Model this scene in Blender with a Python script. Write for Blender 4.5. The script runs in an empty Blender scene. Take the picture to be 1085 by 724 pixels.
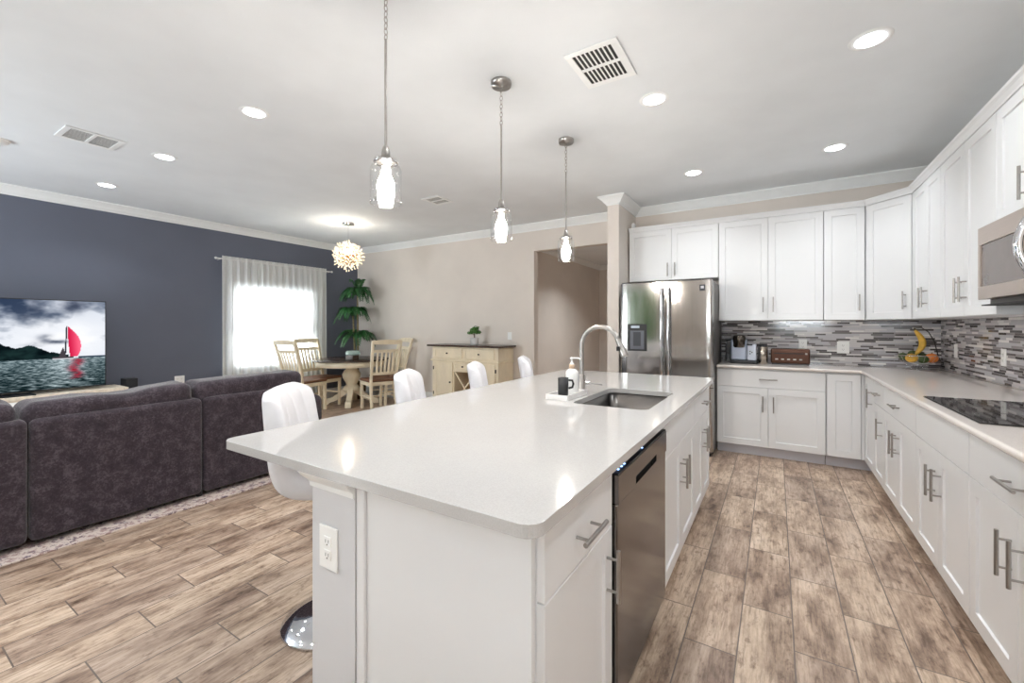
import bpy, bmesh, math, random
from mathutils import Vector, Matrix, noise as mnoise
random.seed(7)
scene = bpy.context.scene
col = scene.collection
PI = math.pi

# ---------------------------------------------------------------- camera, light, exposure
cam_d = bpy.data.cameras.new('camera'); cam = bpy.data.objects.new('camera', cam_d); col.objects.link(cam)
cam_d.sensor_width = 36.0; cam_d.lens = 36.0 * 452.0 / 1085.0
cam_d.shift_y = -16.0 / 1085.0
cam_d.clip_start = 0.05; cam_d.clip_end = 200
cam.location = (0, 0, 1.31)
cam.rotation_euler = (PI / 2, 0, math.radians(31.731))
scene.camera = cam
scene.view_settings.view_transform = 'Standard'
scene.view_settings.look = 'None'
scene.view_settings.exposure = 0.19
scene.view_settings.gamma = 1.0
scene.view_settings.use_curve_mapping = False
scene.cycles.use_denoising = True
scene.cycles.max_bounces = 12
scene.cycles.diffuse_bounces = 8
scene.cycles.transparent_max_bounces = 16
scene.cycles.sample_clamp_indirect = 6.0
scene.cycles.caustics_reflective = False
scene.cycles.caustics_refractive = False

SKY = 1.9            # daylight outside
CAN = 14.0           # recessed lamp lens radiance
CAN_W = 5.5         # recessed lamp power
DOOR_FILL = 165.0     # power of the added fill lamp at the assumed glass doors
BULB = 210.0

world = bpy.data.worlds.new('world'); scene.world = world
world.use_nodes = True
wn = world.node_tree.nodes; wl = world.node_tree.links
bg = wn['Background']
tcw = wn.new('ShaderNodeTexCoord'); sepw = wn.new('ShaderNodeSeparateXYZ'); rampw = wn.new('ShaderNodeValToRGB')
wl.new(tcw.outputs['Generated'], sepw.inputs[0]); wl.new(sepw.outputs['Z'], rampw.inputs[0])
rampw.color_ramp.elements[0].position = 0.0; rampw.color_ramp.elements[0].color = (0.95, 0.97, 1.0, 1)
rampw.color_ramp.elements[1].position = 0.8; rampw.color_ramp.elements[1].color = (0.62, 0.78, 1.0, 1)
wl.new(rampw.outputs[0], bg.inputs['Color']); bg.inputs['Strength'].default_value = SKY

def area_light(name, loc, rot, sx, sy, power, color=(1, 1, 1), portal=False):
    l = bpy.data.lights.new(name, 'AREA'); l.shape = 'RECTANGLE'; l.size = sx; l.size_y = sy
    l.energy = power; l.color = color
    if portal: l.cycles.is_portal = True
    o = bpy.data.objects.new(name, l); col.objects.link(o); o.location = loc; o.rotation_euler = rot
    return o
# added fill lamps behind the camera, then daylight through the dining window
area_light('living_room_fill', (-5.45, -2.60, 1.2), (PI / 2 + math.radians(34), 0, -math.radians(4)), 1.6, 2.2, DOOR_FILL, (0.88, 0.945, 1.0))  # added fill lamp at the assumed doors, tilted up towards the ceiling
area_light('kitchen_ceiling_fill', (0.55, -2.60, 1.5), (PI / 2 + math.radians(68), 0, math.radians(4)), 1.05, 1.0, 95, (0.88, 0.945, 1.0))  # added fill lamp behind the camera, tilted up at the kitchen ceiling
area_light('daylight_dining_window', (-8.3, 3.9, .75), (0, -PI / 2 - math.radians(26), 0), 1.5, 1.5, 330, (0.90, 0.955, 1.0))

# ---------------------------------------------------------------- materials
def lin(c):
    def f(x):
        x /= 255.0
        return x / 12.92 if x <= 0.04045 else ((x + 0.055) / 1.055) ** 2.4
    return (f(c[0]), f(c[1]), f(c[2]), 1.0)

class NT:
    def __init__(s, name):
        s.m = bpy.data.materials.new(name); s.m.use_nodes = True
        s.t = s.m.node_tree; s.n = s.t.nodes; s.l = s.t.links
        s.bsdf = s.n['Principled BSDF']; s.out = s.n['Material Output']
    def add(s, typ, **kw):
        n = s.n.new(typ)
        for k, v in kw.items(): setattr(n, k, v)
        return n
    def link(s, a, b): s.l.new(a, b)
    def val(s, n, i, v):
        if hasattr(v, 'is_linked') or isinstance(v, bpy.types.NodeSocket): s.l.new(v, n.inputs[i])
        else: n.inputs[i].default_value = v
    def math(s, op, a, b=None, c=None):
        n = s.n.new('ShaderNodeMath'); n.operation = op
        s.val(n, 0, a)
        if b is not None: s.val(n, 1, b)
        if c is not None: s.val(n, 2, c)
        return n.outputs[0]
    def xyz(s):
        tc = s.n.new('ShaderNodeTexCoord'); sp = s.n.new('ShaderNodeSeparateXYZ')
        s.l.new(tc.outputs['Object'], sp.inputs[0])
        return tc.outputs['Object'], sp.outputs
    def comb(s, x, y, z=0.0):
        n = s.n.new('ShaderNodeCombineXYZ'); s.val(n, 0, x); s.val(n, 1, y); s.val(n, 2, z)
        return n.outputs[0]
    def noise(s, vec, scale, detail=4, rough=0.55):
        n = s.n.new('ShaderNodeTexNoise'); s.l.new(vec, n.inputs['Vector'])
        n.inputs['Scale'].default_value = scale; n.inputs['Detail'].default_value = detail; n.inputs['Roughness'].default_value = rough
        return n.outputs['Fac']
    def ramp(s, fac, stops, interp='LINEAR'):
        n = s.n.new('ShaderNodeValToRGB'); s.l.new(fac, n.inputs[0]); cr = n.color_ramp; cr.interpolation = interp
        while len(cr.elements) < len(stops): cr.elements.new(0.5)
        for e, (p, c) in zip(cr.elements, stops): e.position = p; e.color = c
        return n.outputs[0]
    def mix(s, fac, a, b, mode='MIX'):
        n = s.n.new('ShaderNodeMix'); n.data_type = 'RGBA'; n.blend_type = mode
        s.val(n, 0, fac)
        for i, v in ((6, a), (7, b)): s.val(n, i, v)
        return n.outputs[2]
    def bump(s, h, strength, dist=0.01):
        n = s.n.new('ShaderNodeBump'); s.l.new(h, n.inputs['Height'])
        n.inputs['Strength'].default_value = strength; n.inputs['Distance'].default_value = dist
        s.l.new(n.outputs[0], s.bsdf.inputs['Normal'])
    def set(s, **kw):
        for k, v in kw.items():
            s.val(s.bsdf, k.replace('_', ' '), v)

def simple(name, rgb, rough=0.5, metal=0.0, var=0.03, scale=12.0, spec=0.5, coat=0.0, stretch=None):
    """plain material with slight procedural mottling"""
    t = NT(name); v, sp = t.xyz()
    if stretch:
        v = t.comb(t.math('MULTIPLY', sp[0], stretch[0]), t.math('MULTIPLY', sp[1], stretch[1]), t.math('MULTIPLY', sp[2], stretch[2]))
    n = t.noise(v, scale, 4)
    c = lin(rgb); lo = tuple(max(0, x * (1 - var * 2)) for x in c[:3]) + (1,); hi = tuple(min(1, x * (1 + var * 2)) for x in c[:3]) + (1,)
    t.set(Base_Color=t.ramp(n, [(0.25, lo), (0.75, hi)]), Roughness=rough, Metallic=metal)
    t.bsdf.inputs['Specular IOR Level'].default_value = spec
    if coat: t.bsdf.inputs['Coat Weight'].default_value = coat; t.bsdf.inputs['Coat Roughness'].default_value = 0.05
    return t.m

def emit(name, rgb, strength):
    t = NT(name); e = t.add('ShaderNodeEmission'); e.inputs[0].default_value = lin(rgb); e.inputs[1].default_value = strength
    t.link(e.outputs[0], t.out.inputs['Surface']); return t.m

def wallpaint(name, rgb):
    t = NT(name); v, _ = t.xyz(); c = lin(rgb)
    n = t.noise(v, 2.2, 3); n2 = t.noise(v, 160, 2)
    t.set(Base_Color=t.ramp(n, [(0.3, tuple(x * .97 for x in c[:3]) + (1,)), (0.7, tuple(min(1, x * 1.03) for x in c[:3]) + (1,))]), Roughness=0.75)
    t.bump(n2, 0.12, 0.004); return t.m

M = {}
M['ceiling'] = wallpaint('ceiling_paint', (229, 233, 236))
M['beige'] = wallpaint('beige_paint', (217, 209, 201))
M['blue'] = wallpaint('slate_blue_paint', (98, 103, 117))
M['trim'] = simple('white_trim', (236, 238, 238), 0.4, var=.01)
M['cab'] = simple('white_cabinet', (227, 228, 229), 0.32, var=.008, scale=3)
M['halfwall'] = wallpaint('pale_grey_paint', (212, 212, 214))
M['toe'] = simple('grey_toe_kick', (205, 206, 214), 0.5, var=.01)
M['nickel'] = simple('brushed_nickel', (172, 168, 164), 0.28, 1.0, var=.04, scale=60)
M['chrome'] = simple('chrome', (215, 215, 218), 0.07, 1.0, var=.01)
M['dark'] = simple('dark_gap', (28, 27, 28), 0.6, var=.02)
M['black'] = simple('black_plastic', (24, 24, 27), 0.35, var=.02)
M['white_plastic'] = simple('white_plastic', (244, 244, 242), 0.35, var=.005)
M['leather'] = simple('white_leather', (222, 222, 226), 0.42, var=.012, scale=30)
M['cream'] = simple('cream_paint', (230, 217, 191), 0.45, var=.06, scale=7, stretch=(1, 1, .4))
M['walnut'] = simple('dark_walnut', (66, 50, 42), 0.25, var=.15, scale=10, stretch=(8, 1, 1))
M['seat_brown'] = simple('brown_seat_pad', (112, 74, 52), 0.6, var=.12, scale=18)
M['bronze'] = simple('dark_bronze', (45, 40, 38), 0.4, .8, var=.05)
M['leaf'] = simple('palm_leaf', (40, 92, 44), 0.42, var=.3, scale=9)
M['leaf2'] = simple('bonsai_leaf', (70, 118, 48), 0.5, var=.3, scale=30)
M['trunk'] = simple('palm_trunk', (120, 108, 76), 0.7, var=.2, scale=30)
M['pot'] = simple('grey_pot', (206, 205, 203), 0.6, var=.05)
M['basketpot'] = simple('woven_pot', (120, 96, 70), 0.8, var=.25, scale=40)
M['banana'] = simple('banana_skin', (222, 178, 72), 0.5, var=.12, scale=25)
M['orange'] = simple('orange_skin', (226, 128, 52), 0.45, var=.08, scale=30)
M['yellowfruit'] = simple('yellow_fruit', (220, 168, 60), 0.4, var=.12, scale=18)
M['greenfruit'] = simple('green_fruit', (58, 80, 32), 0.4, var=.2, scale=18)
M['stem'] = simple('fruit_stem', (74, 60, 34), 0.7, var=.1)
M['oak'] = simple('pale_oak', (224, 211, 192), 0.5, var=.08, scale=8, stretch=(1, 6, 1))
M['toaster'] = simple('brown_metal', (82, 56, 45), 0.32, .75, var=.05)
M['silver'] = simple('silver_plastic', (168, 176, 192), 0.35, .35, var=.03)
M['marble'] = simple('white_marble', (232, 230, 228), 0.25, var=.04, scale=14)
M['grass'] = simple('lawn', (96, 130, 66), 0.9, var=.25, scale=3)
M['hedge'] = simple('hedge_leaves', (88, 124, 58), 0.8, var=.4, scale=4)
M['lens'] = emit('lamp_lens', (246, 250, 255), CAN)
M['bulb'] = emit('bulb_glow', (255, 246, 236), BULB)
M['crystal'] = None
M['led'] = emit('blue_led', (150, 190, 255), 5.0)
M['lcd'] = emit('dispenser_display', (205, 215, 225), 0.75)
M['gold'] = simple('champagne_gold', (214, 178, 120), 0.25, 1.0, var=.03)

def thin_glass(name, tint=(1, 1, 1, 1), gloss=0.12, body=0.0, bodycol=(.9, .95, .95, 1)):
    t = NT(name); tr = t.add('ShaderNodeBsdfTransparent'); tr.inputs[0].default_value = tint
    gl = t.add('ShaderNodeBsdfGlossy'); gl.inputs['Roughness'].default_value = 0.03
    fr = t.add('ShaderNodeLayerWeight'); fr.inputs[0].default_value = 0.35
    f = t.math('ADD', t.math('MULTIPLY', fr.outputs['Facing'], 0.45), gloss * 0.3)
    mx = t.add('ShaderNodeMixShader'); t.link(f, mx.inputs[0]); t.link(tr.outputs[0], mx.inputs[1]); t.link(gl.outputs[0], mx.inputs[2])
    last = mx
    if body:
        df = t.add('ShaderNodeBsdfDiffuse'); df.inputs[0].default_value = bodycol
        m2 = t.add('ShaderNodeMixShader'); m2.inputs[0].default_value = body
        t.link(mx.outputs[0], m2.inputs[1]); t.link(df.outputs[0], m2.inputs[2]); last = m2
    t.link(last.outputs[0], t.out.inputs['Surface']); return t.m
M['glass'] = thin_glass('clear_glass')
M['bowlglass'] = thin_glass('frosted_green_glass', (.86, .95, .93, 1), .3, .4, lin((205, 224, 218)))
M['water_tank'] = thin_glass('smoked_tank', (.45, .47, .5, 1), .3, .3, lin((90, 95, 100)))

def crystal_mat():
    t = NT('crystal_bead')
    t.set(Base_Color=lin((255, 246, 228)), Roughness=0.12)
    t.bsdf.inputs['Transmission Weight'].default_value = 0.35
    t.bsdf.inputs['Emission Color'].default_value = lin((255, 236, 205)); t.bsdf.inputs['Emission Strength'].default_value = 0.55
    return t.m
M['crystal'] = crystal_mat()

def steel(name, rgb=(196, 193, 190), rough=0.2, axis=2):
    t = NT(name); v, sp = t.xyz()
    k = [260, 260, 260]; k[axis] = 2.0
    n = t.noise(t.comb(t.math('MULTIPLY', sp[0], k[0]), t.math('MULTIPLY', sp[1], k[1]), t.math('MULTIPLY', sp[2], k[2])), 1.0, 3)
    c = lin(rgb)
    t.set(Base_Color=t.ramp(n, [(0.2, tuple(x * .9 for x in c[:3]) + (1,)), (0.8, tuple(min(1, x * 1.08) for x in c[:3]) + (1,))]), Metallic=1.0,
          Roughness=t.math('ADD', t.math('MULTIPLY', n, 0.1), rough - .05))
    return t.m
M['steel'] = steel('stainless_steel', (178, 175, 172), 0.12)
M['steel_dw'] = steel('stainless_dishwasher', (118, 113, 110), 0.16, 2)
M['steel_sink'] = steel('stainless_sink', (104, 101, 99), 0.3, 1)
M['fridge_side'] = simple('dark_grey_case', (88, 84, 82), 0.45, .3, var=.03)
M['steel_mw'] = simple('stainless_microwave', (190, 176, 166), 0.3, 1.0, var=.02, scale=200, stretch=(1, .02, 1))
M['mwglass'] = simple('dark_oven_glass', (98, 88, 84), 0.12, var=.03)
M['blackglass'] = simple('black_ceramic_glass', (16, 16, 17), 0.04, var=.05)

def quartz(name='white_quartz', k=(180, 187, 192), w=(0, 2, 4)):
    t = NT(name); v, _ = t.xyz()
    a = t.noise(v, 260, 2); b = t.noise(v, 5, 3)
    c1 = t.ramp(a, [(0.33, lin((k[0], k[0] - w[1], k[0] - w[2]))), (0.5, lin((k[1], k[1] - w[1], k[1] - w[2]))), (0.7, lin((k[2], k[2] - w[1], k[2] - w[2])))])
    c2 = t.mix(0.25, c1, t.ramp(b, [(0.3, lin((k[0] + 4, k[0] + 4 - w[1], k[0] + 4 - w[2]))), (0.7, lin((k[2], k[2] - w[1], k[2] - w[2])))]))
    t.set(Base_Color=c2, Roughness=0.09); t.bsdf.inputs['Specular IOR Level'].default_value = 0.55
    return t.m
M['quartz'] = quartz()
M['quartz_lightened'] = quartz('warm_lightened_quartz', (206, 214, 220), (0, 8, 14))  # warmer quartz, also lightened to offset the dimmer light along the walls

def floor_mat():
    t = NT('wood_look_tile'); v, sp = t.xyz()
    W, Ln, G = 0.1965, 0.60, 0.0052
    xs = t.math('ADD', sp[0], 0.133 + W * 100)
    row = t.math('FLOOR', t.math('DIVIDE', xs, W))
    fx = t.math('MULTIPLY', t.math('FRACT', t.math('DIVIDE', xs, W)), W)
    ro = t.math('FRACT', t.math('MULTIPLY', row, 0.3719))
    ys = t.math('ADD', t.math('ADD', sp[1], 60.0), t.math('MULTIPLY', ro, Ln))
    cc = t.math('FLOOR', t.math('DIVIDE', ys, Ln))
    fy = t.math('MULTIPLY', t.math('FRACT', t.math('DIVIDE', ys, Ln)), Ln)
    wn_ = t.add('ShaderNodeTexWhiteNoise', noise_dimensions='2D'); t.link(t.comb(row, cc), wn_.inputs['Vector'])
    rnd = wn_.outputs['Value']
    dx = t.math('MINIMUM', fx, t.math('SUBTRACT', W, fx)); dy = t.math('MINIMUM', fy, t.math('SUBTRACT', Ln, fy))
    grout = t.math('LESS_THAN', t.math('MINIMUM', dx, dy), G * 0.5)
    off = t.math('MULTIPLY', rnd, 37.0)
    g1 = t.noise(t.comb(t.math('ADD', t.math('MULTIPLY', sp[0], 9.0), off), t.math('ADD', t.math('MULTIPLY', sp[1], 2.6), off), off), 1.0, 7, .68)
    g2 = t.noise(t.comb(t.math('MULTIPLY', sp[0], 95.0), t.math('ADD', t.math('MULTIPLY', sp[1], 7.0), off), off), 1.0, 6, .7)
    g3 = t.noise(t.comb(t.math('ADD', t.math('MULTIPLY', sp[0], 34.0), off), t.math('MULTIPLY', sp[1], 14.0), off), 1.0, 6, .7)
    base = t.ramp(g1, [(0.32, lin((122, 102, 90))), (0.43, lin((172, 151, 136))), (0.55, lin((210, 191, 175))), (0.70, lin((228, 212, 199)))])
    streak = t.ramp(g2, [(0.32, lin((138, 118, 104))), (0.50, lin((232, 226, 220))), (0.7, (1, 1, 1, 1))])
    c = t.mix(0.7, base, streak, 'MULTIPLY')
    blot = t.ramp(g3, [(0.34, lin((140, 114, 100))), (0.46, (1, 1, 1, 1))])
    c = t.mix(0.6, c, blot, 'MULTIPLY')
    tone = t.ramp(rnd, [(0.0, lin((218, 212, 207))), (0.5, lin((252, 248, 240))), (1.0, lin((255, 253, 244)))])
    c = t.mix(0.8, c, tone, 'MULTIPLY')
    c = t.mix(grout, c, lin((106, 94, 86)))
    t.set(Base_Color=c, Roughness=t.math('ADD', 0.26, t.math('MULTIPLY', g2, 0.22)))
    h = t.math('SUBTRACT', t.math('MULTIPLY', g2, 0.3), grout)
    t.bump(h, 0.25, 0.002)
    return t.m
M['floor'] = floor_mat()

def mosaic(name, along):
    t = NT(name); v, sp = t.xyz()
    Hh, G = 0.0168, 0.0016
    zs = t.math('ADD', sp[2], 1.0)
    row = t.math('FLOOR', t.math('DIVIDE', zs, Hh)); fz = t.math('MULTIPLY', t.math('FRACT', t.math('DIVIDE', zs, Hh)), Hh)
    w1 = t.add('ShaderNodeTexWhiteNoise', noise_dimensions='1D'); t.link(row, w1.inputs['W'])
    w2 = t.add('ShaderNodeTexWhiteNoise', noise_dimensions='1D'); t.link(t.math('ADD', row, 57.3), w2.inputs['W'])
    wid = t.math('ADD', 0.085, t.math('MULTIPLY', w1.outputs['Value'], 0.105))
    us = t.math('ADD', t.math('ADD', sp[along], 20.0), t.math('MULTIPLY', w2.outputs['Value'], 0.7))
    q = t.math('DIVIDE', us, wid)
    cc = t.math('FLOOR', q); fu = t.math('MULTIPLY', t.math('FRACT', q), wid)
    w3 = t.add('ShaderNodeTexWhiteNoise', noise_dimensions='2D'); t.link(t.comb(row, cc), w3.inputs['Vector'])
    colr = t.ramp(w3.outputs['Value'], [(0.0, lin((72, 66, 66))), (0.15, lin((100, 94, 94))), (0.28, lin((150, 145, 147))), (0.46, lin((192, 190, 194))),
                                        (0.72, lin((212, 208, 208))), (0.9, lin((236, 233, 230)))], 'CONSTANT')
    d = t.math('MINIMUM', t.math('MINIMUM', fz, t.math('SUBTRACT', Hh, fz)), t.math('MINIMUM', fu, t.math('SUBTRACT', wid, fu)))
    g = t.math('LESS_THAN', d, G * 0.5)
    t.set(Base_Color=t.mix(g, colr, lin((176, 172, 170))), Roughness=t.math('ADD', 0.1, t.math('MULTIPLY', g, 0.5)))
    t.bump(t.math('SUBTRACT', 1.0, g), 0.3, 0.001)
    return t.m
M['mosaic_back'] = mosaic('mosaic_tile_back', 0)
M['mosaic_right'] = mosaic('mosaic_tile_right', 1)

def sofa_mat():
    t = NT('dark_chenille'); v, _ = t.xyz()
    a = t.noise(v, 14, 6, .7); b = t.noise(v, 95, 3, .7); f = t.math('ADD', t.math('MULTIPLY', a, .55), t.math('MULTIPLY', b, .45))
    t.set(Base_Color=t.ramp(f, [(0.36, lin((34, 28, 35))), (0.5, lin((54, 45, 53))), (0.62, lin((84, 74, 82)))]), Roughness=0.9)
    t.bsdf.inputs['Sheen Weight'].default_value = 0.35; t.bsdf.inputs['Sheen Roughness'].default_value = 0.4
    t.bump(b, 0.5, 0.006); return t.m
M['sofa'] = sofa_mat()

def rug_mat():
    t = NT('faded_rug'); v, _ = t.xyz()
    vo = t.add('ShaderNodeTexVoronoi'); t.link(v, vo.inputs['Vector']); vo.inputs['Scale'].default_value = 16
    n = t.noise(v, 34, 5, .7)
    c = t.mix(t.math('GREATER_THAN', n, 0.52), lin((206, 192, 184)), t.ramp(vo.outputs['Distance'], [(0.1, lin((92, 82, 102))), (0.6, lin((168, 144, 140)))]))
    t.set(Base_Color=c, Roughness=0.95); return t.m
M['rug'] = rug_mat()

def curtain_mat():
    t = NT('sheer_curtain'); v, sp = t.xyz()
    n = t.noise(t.comb(t.math('MULTIPLY', sp[0], 1), t.math('MULTIPLY', sp[1], 60), t.math('MULTIPLY', sp[2], 2)), 1.0, 3)
    c = t.ramp(n, [(0.3, lin((246, 247, 245))), (0.7, lin((253, 254, 252)))])
    df = t.add('ShaderNodeBsdfDiffuse'); t.link(c, df.inputs[0])
    tl = t.add('ShaderNodeBsdfTranslucent'); t.link(c, tl.inputs[0])
    tp = t.add('ShaderNodeBsdfTransparent')
    m1 = t.add('ShaderNodeMixShader'); m1.inputs[0].default_value = 0.36; t.link(df.outputs[0], m1.inputs[1]); t.link(tl.outputs[0], m1.inputs[2])
    m2 = t.add('ShaderNodeMixShader'); m2.inputs[0].default_value = 0.08; t.link(m1.outputs[0], m2.inputs[1]); t.link(tp.outputs[0], m2.inputs[2])
    t.link(m2.outputs[0], t.out.inputs['Surface']); return t.m
M['curtain'] = curtain_mat()

# ---------------------------------------------------------------- mesh builder
class MB:
    def __init__(s): s.v = []; s.f = []; s.smooth = []
    def add(s, vs, fs, smooth=False):
        b = len(s.v); s.v += [tuple(p) for p in vs]
        for f in fs: s.f.append(tuple(b + i for i in f)); s.smooth.append(smooth)
        return s
    def box(s, x0, x1, y0, y1, z0, z1):
        x0, x1 = min(x0, x1), max(x0, x1); y0, y1 = min(y0, y1), max(y0, y1); z0, z1 = min(z0, z1), max(z0, z1)
        vs = [(x, y, z) for z in (z0, z1) for x, y in ((x0, y0), (x1, y0), (x1, y1), (x0, y1))]
        return s.add(vs, [(3, 2, 1, 0), (4, 5, 6, 7), (0, 1, 5, 4), (1, 2, 6, 5), (2, 3, 7, 6), (3, 0, 4, 7)])
    def prism(s, poly, z0, z1):
        n = len(poly); a = sum(poly[i][0] * poly[(i + 1) % n][1] - poly[(i + 1) % n][0] * poly[i][1] for i in range(n))
        if a < 0: poly = poly[::-1]
        vs = [(x, y, z0) for x, y in poly] + [(x, y, z1) for x, y in poly]
        return s.add(vs, [tuple(range(n - 1, -1, -1)), tuple(range(n, 2 * n))] + [(i, (i + 1) % n, n + (i + 1) % n, n + i) for i in range(n)])
    def cyl(s, p0, p1, r0, r1=None, n=16, caps=True):
        r1 = r0 if r1 is None else r1
        p0, p1 = Vector(p0), Vector(p1); d = (p1 - p0).normalized()
        u = d.orthogonal().normalized(); w = d.cross(u)
        vs = [p0 + (u * math.cos(2 * PI * i / n) + w * math.sin(2 * PI * i / n)) * r0 for i in range(n)]
        vs += [p1 + (u * math.cos(2 * PI * i / n) + w * math.sin(2 * PI * i / n)) * r1 for i in range(n)]
        s.add(vs, [(i, (i + 1) % n, n + (i + 1) % n, n + i) for i in range(n)], True)
        if caps: s.add(vs[:n], [tuple(range(n - 1, -1, -1))]); s.add(vs[n:], [tuple(range(n))])
        return s
    def tube(s, pts, r, n=10, closed=False):
        pts = [Vector(p) for p in pts]; m = len(pts); rings = []
        rr = r if isinstance(r, (list, tuple)) else [r] * m
        up = None
        for i, p in enumerate(pts):
            if closed: d = pts[(i + 1) % m] - pts[i - 1]
            else: d = pts[min(i + 1, m - 1)] - pts[max(i - 1, 0)]
            d.normalize()
            if up is None: up = d.orthogonal().normalized()
            up = (up - d * up.dot(d)); up = up.normalized() if up.length > 1e-6 else d.orthogonal().normalized()
            w = d.cross(up)
            rings.append([p + (up * math.cos(2 * PI * k / n) + w * math.sin(2 * PI * k / n)) * rr[i] for k in range(n)])
        vs = [q for R in rings for q in R]; fs = []
        for i in range(m if closed else m - 1):
            a, b = i * n, ((i + 1) % m) * n
            fs += [(a + k, a + (k + 1) % n, b + (k + 1) % n, b + k) for k in range(n)]
        s.add(vs, fs, True)
        if not closed: s.add(rings[0], [tuple(range(n - 1, -1, -1))]); s.add(rings[-1], [tuple(range(n))])
        return s
    def lathe(s, prof, c=(0, 0, 0), n=24, sx=1, sy=1):
        vs = [(c[0] + r * math.cos(2 * PI * k / n) * sx, c[1] + r * math.sin(2 * PI * k / n) * sy, c[2] + z) for r, z in prof for k in range(n)]
        fs = [(i * n + k, i * n + (k + 1) % n, (i + 1) * n + (k + 1) % n, (i + 1) * n + k) for i in range(len(prof) - 1) for k in range(n)]
        s.add(vs, fs, True)
        if prof[0][0] > 1e-5: s.add(vs[:n], [tuple(range(n - 1, -1, -1))])
        if prof[-1][0] > 1e-5: s.add(vs[-n:], [tuple(range(n))])
        return s
    def sphere(s, c, r, n=12, m=8, sc=(1, 1, 1)):
        prof = [(max(1e-6, math.sin(PI * i / m)) * r, -math.cos(PI * i / m) * r) for i in range(m + 1)]
        vs = [(c[0] + q * math.cos(2 * PI * k / n) * sc[0], c[1] + q * math.sin(2 * PI * k / n) * sc[1], c[2] + z * sc[2]) for q, z in prof for k in range(n)]
        fs = [(i * n + k, i * n + (k + 1) % n, (i + 1) * n + (k + 1) % n, (i + 1) * n + k) for i in range(m) for k in range(n)]
        return s.add(vs, fs, True)
    def rbox(s, x0, x1, y0, y1, z0, z1, r, mid=6, fn=None):
        """rounded soft box, optional displacement fn(Vector, normal)->Vector"""
        c = Vector(((x0 + x1) / 2, (y0 + y1) / 2, (z0 + z1) / 2)); h = (abs(x1 - x0) / 2, abs(y1 - y0) / 2, abs(z1 - z0) / 2)
        r = min(r, *h)
        def ax(hh):
            e = [hh - r + r * math.tan(a * PI / 16) for a in range(1, 5)]
            inner = [-(hh - r) + 2 * (hh - r) * i / mid for i in range(mid + 1)] if hh - r > 1e-6 else [0]
            return [-q for q in e[::-1]] + inner + e
        A = [ax(q) for q in h]; idx = {}; vs = []; fs = []
        def vert(i, j, k):
            if (i, j, k) not in idx:
                p = Vector((A[0][i], A[1][j], A[2][k])); q = Vector([max(-(h[a] - r), min(h[a] - r, p[a])) for a in range(3)])
                d = p - q; nn = d.normalized() if d.length > 1e-9 else Vector((0, 0, 1))
                w = c + q + nn * r
                if fn: w = fn(w, nn)
                idx[(i, j, k)] = len(vs); vs.append(w)
            return idx[(i, j, k)]
        L = [len(a) - 1 for a in A]
        for a in range(3):
            b, d = (a + 1) % 3, (a + 2) % 3
            for side in (0, L[a]):
                for i in range(L[b]):
                    for j in range(L[d]):
                        q = []
                        for (bi, di) in ((i, j), (i + 1, j), (i + 1, j + 1), (i, j + 1)):
                            t = [0, 0, 0]; t[a] = side; t[b] = bi; t[d] = di; q.append(vert(*t))
                        fs.append(tuple(q if side else q[::-1]))
        return s.add(vs, fs, True)
    def sweep(s, path, prof, closed=False):
        """path: xy points; prof: (outward, z) points, outward = right-hand side of travel"""
        n = len(path); m = len(prof); vs = []
        for i, p in enumerate(path):
            p = Vector(p)
            def nrm(a, b):
                d = (Vector(b) - Vector(a)).normalized(); return Vector((d.y, -d.x))
            if closed or 0 < i < n - 1: n0, n1 = nrm(path[i - 1], p), nrm(p, path[(i + 1) % n])
            elif i == 0: n0 = n1 = nrm(p, path[1])
            else: n0 = n1 = nrm(path[i - 1], p)
            k = (n0 + n1); k = k / max(0.15, (1 + n0.dot(n1)))
            vs += [(p.x + k.x * o, p.y + k.y * o, z) for o, z in prof]
        fs = []
        for i in range(n if closed else n - 1):
            a, b = i * m, ((i + 1) % n) * m
            fs += [(a + j, b + j, b + (j + 1) % m, a + (j + 1) % m) for j in range(m)]
        if not closed: fs += [tuple(range(m)), tuple(range((n - 1) * m + m - 1, (n - 1) * m - 1, -1))]
        return s.add(vs, fs)
    def build(s, name, mat, parent=None, bevel=0.0, seg=2, flat=False):
        off = Vector((0, 0, 0)); q = parent
        while q is not None: off += q.location; q = q.parent
        me = bpy.data.meshes.new(name); me.from_pydata([tuple(Vector(p) - off) for p in s.v], [], s.f)
        if not flat: me.polygons.foreach_set('use_smooth', s.smooth)
        me.materials.append(mat if not isinstance(mat, str) else M[mat]); me.update()
        bm = bmesh.new(); bm.from_mesh(me); bmesh.ops.recalc_face_normals(bm, faces=bm.faces); bm.to_mesh(me); bm.free()
        o = bpy.data.objects.new(name, me); col.objects.link(o); o.parent = parent
        if bevel:
            md = o.modifiers.new('bevel', 'BEVEL'); md.width = bevel; md.segments = seg; md.limit_method = 'ANGLE'; md.angle_limit = math.radians(40); md.harden_normals = False
        return o

def tag(o, label=None, cat=None, group=None, kind=None):
    if label: o['label'] = label
    if cat: o['category'] = cat
    if group: o['group'] = group
    if kind: o['kind'] = kind
    return o
def thing(name, label, cat, loc=(0, 0, 0), group=None):
    o = bpy.data.objects.new(name, None); col.objects.link(o); o.location = loc; o.empty_display_size = 0.1
    return tag(o, label, cat, group)
def struct(name, mb, mat, bevel=0.0, parent=None):
    o = mb.build(name, mat, parent, bevel)
    if parent is None: o['kind'] = 'structure'
    return o
def kids(o): return [c for c in bpy.data.objects if c.parent == o]
def copy_tree(o, parent=None):
    c = o.copy(); col.objects.link(c)
    if parent: c.parent = parent
    for ch in kids(o): copy_tree(ch, c)
    return c

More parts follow.
